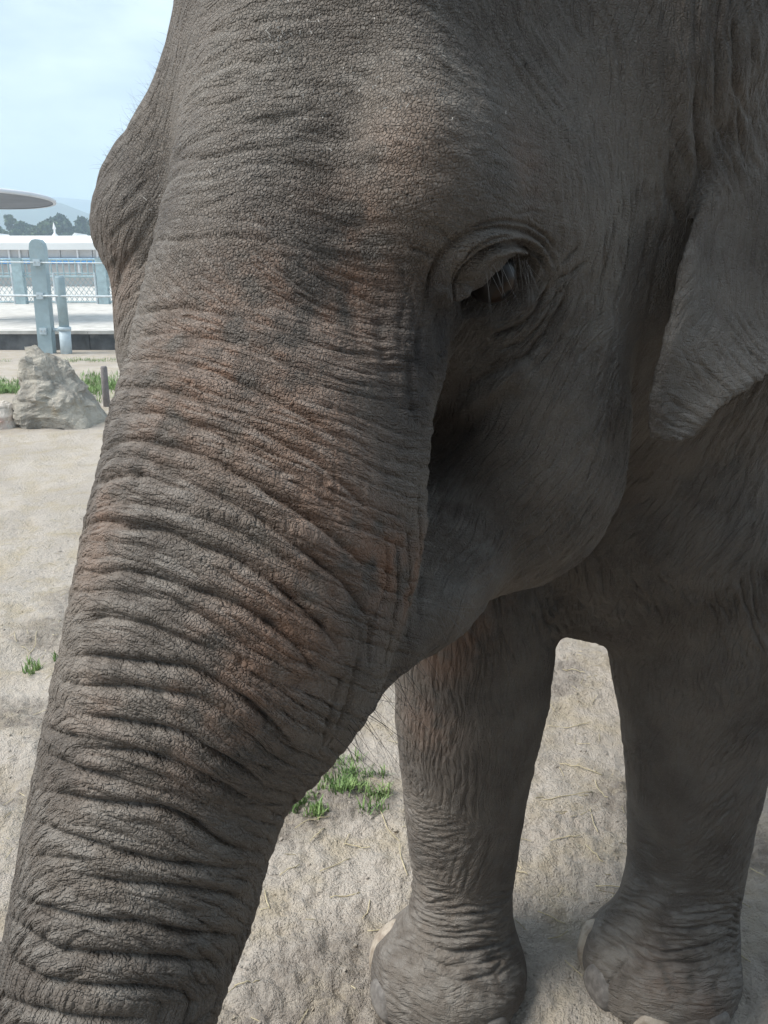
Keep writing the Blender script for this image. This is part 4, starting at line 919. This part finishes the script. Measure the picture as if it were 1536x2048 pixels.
rock('boulder', rb, [(-.15, -80*u_, 104*u_, 1), (0, -76*u_, 98*u_, 1), (25*u_, -64*u_, 84*u_, .95), (55*u_, -60*u_, 66*u_, .85), (85*u_, -48*u_, 46*u_, .7), (110*u_, -44*u_, 28*u_, .5), (132*u_, -46*u_, 10*u_, .36), (150*u_, -44*u_, -20*u_, .16)], .5, 'tall jagged grey limestone boulder tapering to a pale flat tip', ROCKM, 3, .085)
PINKR = simple_mat('pinkish_white_stone', (.55, .50, .44), .9, .10, 4, .02, 20, stain=(.45, .27, .22)); rb2 = G(8, 850)
rock('stone', rb2, [(-.1, -34*u_, 38*u_, 1), (0, -32*u_, 36*u_, 1), (22*u_, -28*u_, 30*u_, .9), (40*u_, -18*u_, 16*u_, .6), (46*u_, -6*u_, 6*u_, .3)], .24, 'low rounded pinkish white stone beside the jagged boulder', PINKR, 8, .03)
st_ = G(214, 812); WOOD = simple_mat('grey_weathered_wood', (.21, .19, .185), .85, .12, 14, .004, 60); du_ = proj(st_)[2]/FPX
link('wooden_stake', MB().tube([(0, 0, -.2), (0, 0, 30*du_), (.01, 0, 76*du_), (.01, 0, 79*du_)], [7*du_, 7*du_, 6.6*du_, 5*du_], 12).mesh('wooden_stake', WOOD, True), None, 'short grey wooden stake driven upright into the ground behind the boulder', 'stake').location = tuple(st_)
# hills
HILL = simple_mat('wooded_hillside', (.055, .085, .05), .95, .2, .01); 
def hill(name, y, prof, label):
    vs = []; fs = []; pts = np.array(prof, float); xs = np.linspace(pts[0, 0], pts[-1, 0], 160); ys = np.interp(xs, pts[:, 0], pts[:, 1]); ys = ys + 2.0*fbm(np.stack([xs*.05, xs*0, xs*0], 1), 1, 4, y*.001)
    for x, t in zip(xs, ys):
        q = PY(x, t, y); h_ = max(q[2], 5); 
        for k, (dy, f_) in enumerate(((-.30, 0), (-.16, .45), (-.06, .85), (0, 1), (.2, .6), (.45, 0))): vs.append((q[0]*(1+dy*.5), y*(1+dy), h_*f_-(6 if f_ == 0 else 0)))
    n = 6
    for i in range(len(xs)-1):
        for k in range(n-1): fs.append((i*n+k, (i+1)*n+k, (i+1)*n+k+1, i*n+k+1))
    link(name, mesh(name, vs, fs, HILL, True), kind='structure')
hill('hills', 900, [(-1500, 420), (-500, 380), (-60, 388), (60, 398), (105, 402), (140, 412), (190, 432), (300, 450), (700, 452), (1400, 430), (2600, 440)], '')
hill('hills', 1650, [(-1500, 440), (-200, 410), (60, 396), (110, 395), (170, 400), (260, 405), (500, 425), (900, 415), (1600, 435), (2600, 440)], '')
# trees beyond the pavilion
LEAF = []
for nm, cl_ in (('dark', (.035, .065, .03)), ('mid', (.05, .09, .035)), ('olive', (.075, .11, .04))):
    m_ = new_mat(nm+'_foliage'); nb = NB(m_); p = pos(nb); c = nb.mix(nb.ramp(nb.noise(p, .8, 4), .3, .7), tuple(k*.7 for k in cl_), tuple(k*1.5 for k in cl_)); nb.out(c, .7, None, .25); LEAF.append(m_)
BARK = simple_mat('bark', (.10, .08, .065), .9, .15, 3)
def tree(px, top, y, halfw, label, k, seed):
    r_ = np.random.RandomState(seed); b0 = PY(px, 500, y); h_ = PY(px, top, y)[2]; hw = halfw/FPX*y; t = empty('tree', (b0[0], y, 0), label, 'tree', 'trees behind the pavilion'); tr = MB(); tr.tube([(0, 0, -.3), (.1, 0, h_*.3), (.2, .1, h_*.6)], [.6, .45, .2], 8)
    cl2 = [(r_.uniform(-.8, .8)*hw, r_.uniform(-.8, .8)*hw, h_*r_.uniform(.30, .90), hw*r_.uniform(.25, .45)) for _ in range(26)]
    for c_ in cl2[:7]: tr.tube([(.1, 0, h_*.3), (c_[0]*.6, c_[1]*.6, c_[2]*.75), c_[:3]], [.3, .18, .08], 5)
    link('trunk', tr.mesh('trunk', BARK, True), t); vs = []; fs = []
    for cx_, cy_, cz_, cr_ in cl2:
        lim = math.sqrt(max(.05, 1-((cz_/h_-.55)/.5)**2)); cx_ *= lim; cy_ *= lim
        for _ in range(110):
            d_ = r_.normal(size=3); d_ /= np.linalg.norm(d_); q = np.array([cx_, cy_, cz_]) + d_*cr_*r_.uniform(.55, 1.05)*np.array([1, 1, .8]); q[2] = min(q[2], h_*(1+r_.uniform(-.02, .01))); a = r_.normal(size=3); a /= np.linalg.norm(a); b2 = np.cross(a, r_.normal(size=3)); b2 /= np.linalg.norm(b2); s2 = r_.uniform(.40, .85); i = len(vs)
            vs += [q-a*s2, q-b2*s2*.6, q+a*s2, q+b2*s2*.6]; fs.append((i, i+1, i+2, i+3))
    link('crown', mesh('crown', vs, fs, LEAF[k]), t)
TL = ['slim light green tree rising above the pavilion roof', 'broad dark green tree crown behind the pavilion roof']
for px_, tp_, y_, hw_, k_ in ((-70, 432, 84, 38, 0), (-15, 442, 80, 34, 1), (36, 424, 88, 16, 2), (62, 440, 84, 26, 1), (95, 438, 80, 26, 2), (122, 423, 86, 30, 0), (160, 432, 84, 30, 0), (196, 436, 80, 30, 0), (235, 430, 86, 34, 1), (290, 438, 82, 36, 0), (-130, 436, 86, 40, 1)):
    tree(px_, tp_, y_*2.6, hw_, TL[0] if px_ == 36 else ('broad dark green tree crown behind the pavilion roof', 'middling green tree crown behind the pavilion roof', 'olive green bushy tree crown behind the pavilion roof')[k_], k_, int(px_+500))
tick('background')
# ------------------------------------------------------------------ grass, straw
GRASS = new_mat('grass_blade'); nb = NB(GRASS); p = pos(nb); c = nb.mix(nb.ramp(nb.noise(p, 9, 3), .3, .7), (.10, .18, .06), (.25, .36, .13)); nb.out(c, .6, None, .3)
gz = None
def gheight(x, y):
    r0 = math.hypot(x, y); a0 = math.degrees(math.atan2(x, y)); i = min(np.searchsorted(gr, r0), nr_-1); k = min(np.searchsorted(gt, a0), nc_-1); return float(hz[i*nc_+k])
def tuft(c, rx, ry, n, h, label, seed, clumps=14):
    r_ = np.random.RandomState(seed); vs = []; fs = []; cs = [(r_.normal(0, .5)*rx, r_.normal(0, .5)*ry) for _ in range(clumps)]
    for _ in range(n):
        a = cs[r_.randint(clumps)]; x, y = a[0]+r_.normal(0, .10)*rx, a[1]+r_.normal(0, .10)*ry; z = gheight(c[0]+x, c[1]+y)-.003; w = r_.uniform(.0015, .0032)*max(1, h/.05); hh = h*r_.uniform(.4, 1.2); th = r_.uniform(0, 6.28); ln = r_.uniform(.1, .9)*hh; dx, dy = math.cos(th), math.sin(th); i = len(vs)
        for u2, ww in ((0, 1), (.4, .9), (.75, .6), (1, .05)): px_, py_, pz_ = x+dx*ln*u2*u2, y+dy*ln*u2*u2, z+hh*(u2-.25*u2*u2*ln/hh); vs += [(px_-dy*w*ww, py_+dx*w*ww, pz_), (px_+dy*w*ww, py_-dx*w*ww, pz_)]
        for q in range(3): fs.append((i+2*q, i+2*q+1, i+2*q+3, i+2*q+2))
    o = link('grass_tuft', mesh('grass_tuft', vs, fs, GRASS), None, label, 'grass', kind='stuff'); o.location = (c[0], c[1], 0)
tuft(G(700, 1560), .14, .15, 520, .05, 'fresh green grass tuft on bare sand by the front leg', 1, 26); tuft(G(625, 1615), .11, .08, 240, .042, 'low green grass patch on the sand under the trunk', 2, 12); tuft(G(78, 1325), .10, .10, 110, .06, 'small green grass sprig on pale sand beside the trunk', 3, 9)
tuft(G(195, 775), 1.0, 1.2, 2600, .11, 'strip of green grass behind the boulder by the stake', 4, 60); tuft(G(10, 782), 1.0, .7, 2200, .11, 'strip of dull green grass behind the pinkish stone', 5, 60); tuft(G(190, 722), 1.6, .25, 700, .06, 'thin line of grass at the foot of the dark wall', 6, 30)
STRAW = simple_mat('dry_straw', (.50, .43, .28), .7, .15, 30)
sr = np.random.RandomState(21); SG = 'dry straw stalks scattered on the sand'; SLAB = 'thin pale dry straw stalk lying on the trampled sand'
def stalk(a, b, r):
    a, b = np.array(a), np.array(b); n = 6; pts = []; mid = sr.normal(0, .06, 2)*np.linalg.norm(b-a); 
    for i in range(n+1):
        t = i/n; x, y = (a+(b-a)*t)[:2] + mid*math.sin(math.pi*t); pts.append((x-a[0], y-a[1], gheight(x, y)+r+.002+.004*sr.rand()))
    o = link('straw_stalk', MB().tube(pts, r, 5).mesh('straw_stalk', STRAW, True), None, SLAB, 'straw', SG); o.location = (a[0], a[1], 0)
for a, b in [((1085,1605),(1185,1585)),((1190,1560),(1215,1600)),((1120,1520),(1205,1550)),((1180,1620),(1195,1670)),((1170,1700),(1205,1735)),((1075,1830),(1130,1850)),((1095,1885),(1135,1865)),((1190,1780),(1250,1782)),((1225,1800),(1230,1835)),((640,1750),(700,1720)),((725,1850),(740,1810)),((735,1870),(830,1838)),((530,1790),(540,1830)),((590,1660),(660,1640)),((620,1690),(650,1660)),((760,1620),(800,1690)),((30,1270),(60,1300)),((50,1310),(75,1270)),((1020,1750),(1055,1762)),((1480,1910),(1500,1930)),((660,1800),(720,1790)),((800,1700),(815,1760)),((1100,1690),(1160,1680)),((1085,1400),(1110,1420)),((1130,1450),(1180,1440)),((470,1990),(520,1970)),((560,1760),(600,1740)),((690,1690),(740,1700)),((1120,1340),(1170,1350)),((1500,1740),(1530,1760))]:
    stalk(G(*a), G(*b), .0016)
lm = MB()
for _ in range(900):
    a = np.array([sr.uniform(-2.6, 1.6), sr.uniform(1.2, 5.5)]); th = sr.uniform(0, 6.28); l_ = sr.uniform(.015, .07); b = a+np.array([math.cos(th), math.sin(th)])*l_; lm.tube([(a[0], a[1], gheight(*a)+.003), (b[0], b[1], gheight(*b)+.004)], .0012, 3)
link('straw_litter', lm.mesh('straw_litter', STRAW), None, 'fine bits of straw and chaff strewn over the sand', 'straw', kind='stuff')
cm = MB(); pv, pf = ball(1); 
for _ in range(2200):
    x, y = sr.uniform(-2.2, 1.5), 1.1+sr.rand()**1.5*4.5; s2 = sr.uniform(.002, .006)*(1 if sr.rand() < .96 else 1.8); z = gheight(x, y); cm.add(pv*s2*np.array([1, sr.uniform(.7, 1.3), .7])*(1+.25*sr.normal(size=(len(pv), 1))) + np.array([x, y, z+s2*.25]), pf)
link('soil_crumbs', cm.mesh('soil_crumbs', gmat), None, 'crumbs and small clods of dry soil on the sand', 'soil', kind='stuff')
# chaff on the elephant's head
fl = MB(); spots = [(575, 60, 40, 26), (700, 130, 120, 26), (820, 180, 70, 18), (620, 230, 100, 14), (480, 330, 120, 8), (560, 95, 30, 16), (300, 380, 60, 12)]
fx = np.concatenate([sr.normal(a, c, n) for a, b, c, n in spots]); fy = np.clip(np.concatenate([sr.normal(b, c*.5, n) for a, b, c, n in spots]), 5, 600)
fp = trace(fx, fy); fg = grad(sdf, fp, .004)
for q, g0 in zip(fp, fg):
    if np.linalg.norm(q-C) > 2.0: continue
    t = np.cross(g0, sr.normal(size=3)); t /= np.linalg.norm(t); l_ = sr.uniform(.0008, .0025)*(1 if sr.rand() < .92 else 2.5); q = q + g0*.0025; fl.tube([q-t*l_, q+t*l_+g0*.001], .0006, 3)
link('chaff', fl.mesh('chaff', simple_mat('pale_chaff', (.42, .40, .37), .8, .1, 40)), None, 'pale flecks of straw and dust lying on the elephant forehead', 'straw', kind='stuff')
# ------------------------------------------------------------------ unseen roofed stand, added behind the camera to darken the elephant's right-hand side
TIMB = simple_mat('shade_stand_timber', (.075, .06, .05), .8, .15, 4); ROOFM = simple_mat('shade_stand_roof', (.09, .08, .07), .85, .15, 3)
vst = empty('added_shade_stand', (0, -3, 0), 'unseen dark timber stand with roof, added to shade the elephant', 'shade blocker')
for k_ in range(24):
    x_ = -.6+k_*.40; link('shade_roof_board', MB().box((x_+.004, -1.6, 2.75), (x_+.396, 3.0, 2.82)).mesh('shade_roof_board', ROOFM), vst)
for k_ in range(16): link('shade_wall_board', MB().box((-.6, -1.6, .075+k_*.166), (8.9, -1.55, .075+k_*.166+.16)).mesh('shade_wall_board', TIMB), vst)
for k_ in range(14): link('shade_floor_plank', MB().box((-.6, -1.5+k_*.26, .03), (8.9, -1.5+k_*.26+.25, .07)).mesh('shade_floor_plank', TIMB), vst)
for x_ in (1.5, 4.0, 6.5, 8.6): link('shade_roof_post', MB().box((x_-.07, 1.9, .071), (x_+.07, 2.04, 2.749)).mesh('shade_roof_post', TIMB), vst)
# ------------------------------------------------------------------ air
hb = MB().box((-6100, -6100, -9), (6100, 6100, 150)); hm = bpy.data.materials.new('haze_air'); hm.use_nodes = True; hm.node_tree.nodes.clear(); nb = NB(hm); v_ = nb.n('ShaderNodeVolumePrincipled'); v_.inputs['Color'].default_value = (.68, .85, 1, 1); v_.inputs['Density'].default_value = .0012; o_ = nb.n('ShaderNodeOutputMaterial'); nb.l(v_.outputs[0], o_.inputs['Volume'])
link('haze', hb.mesh('haze', hm), None, 'thin pale haze in the air over the far hills', 'haze', kind='stuff')
tick('end')
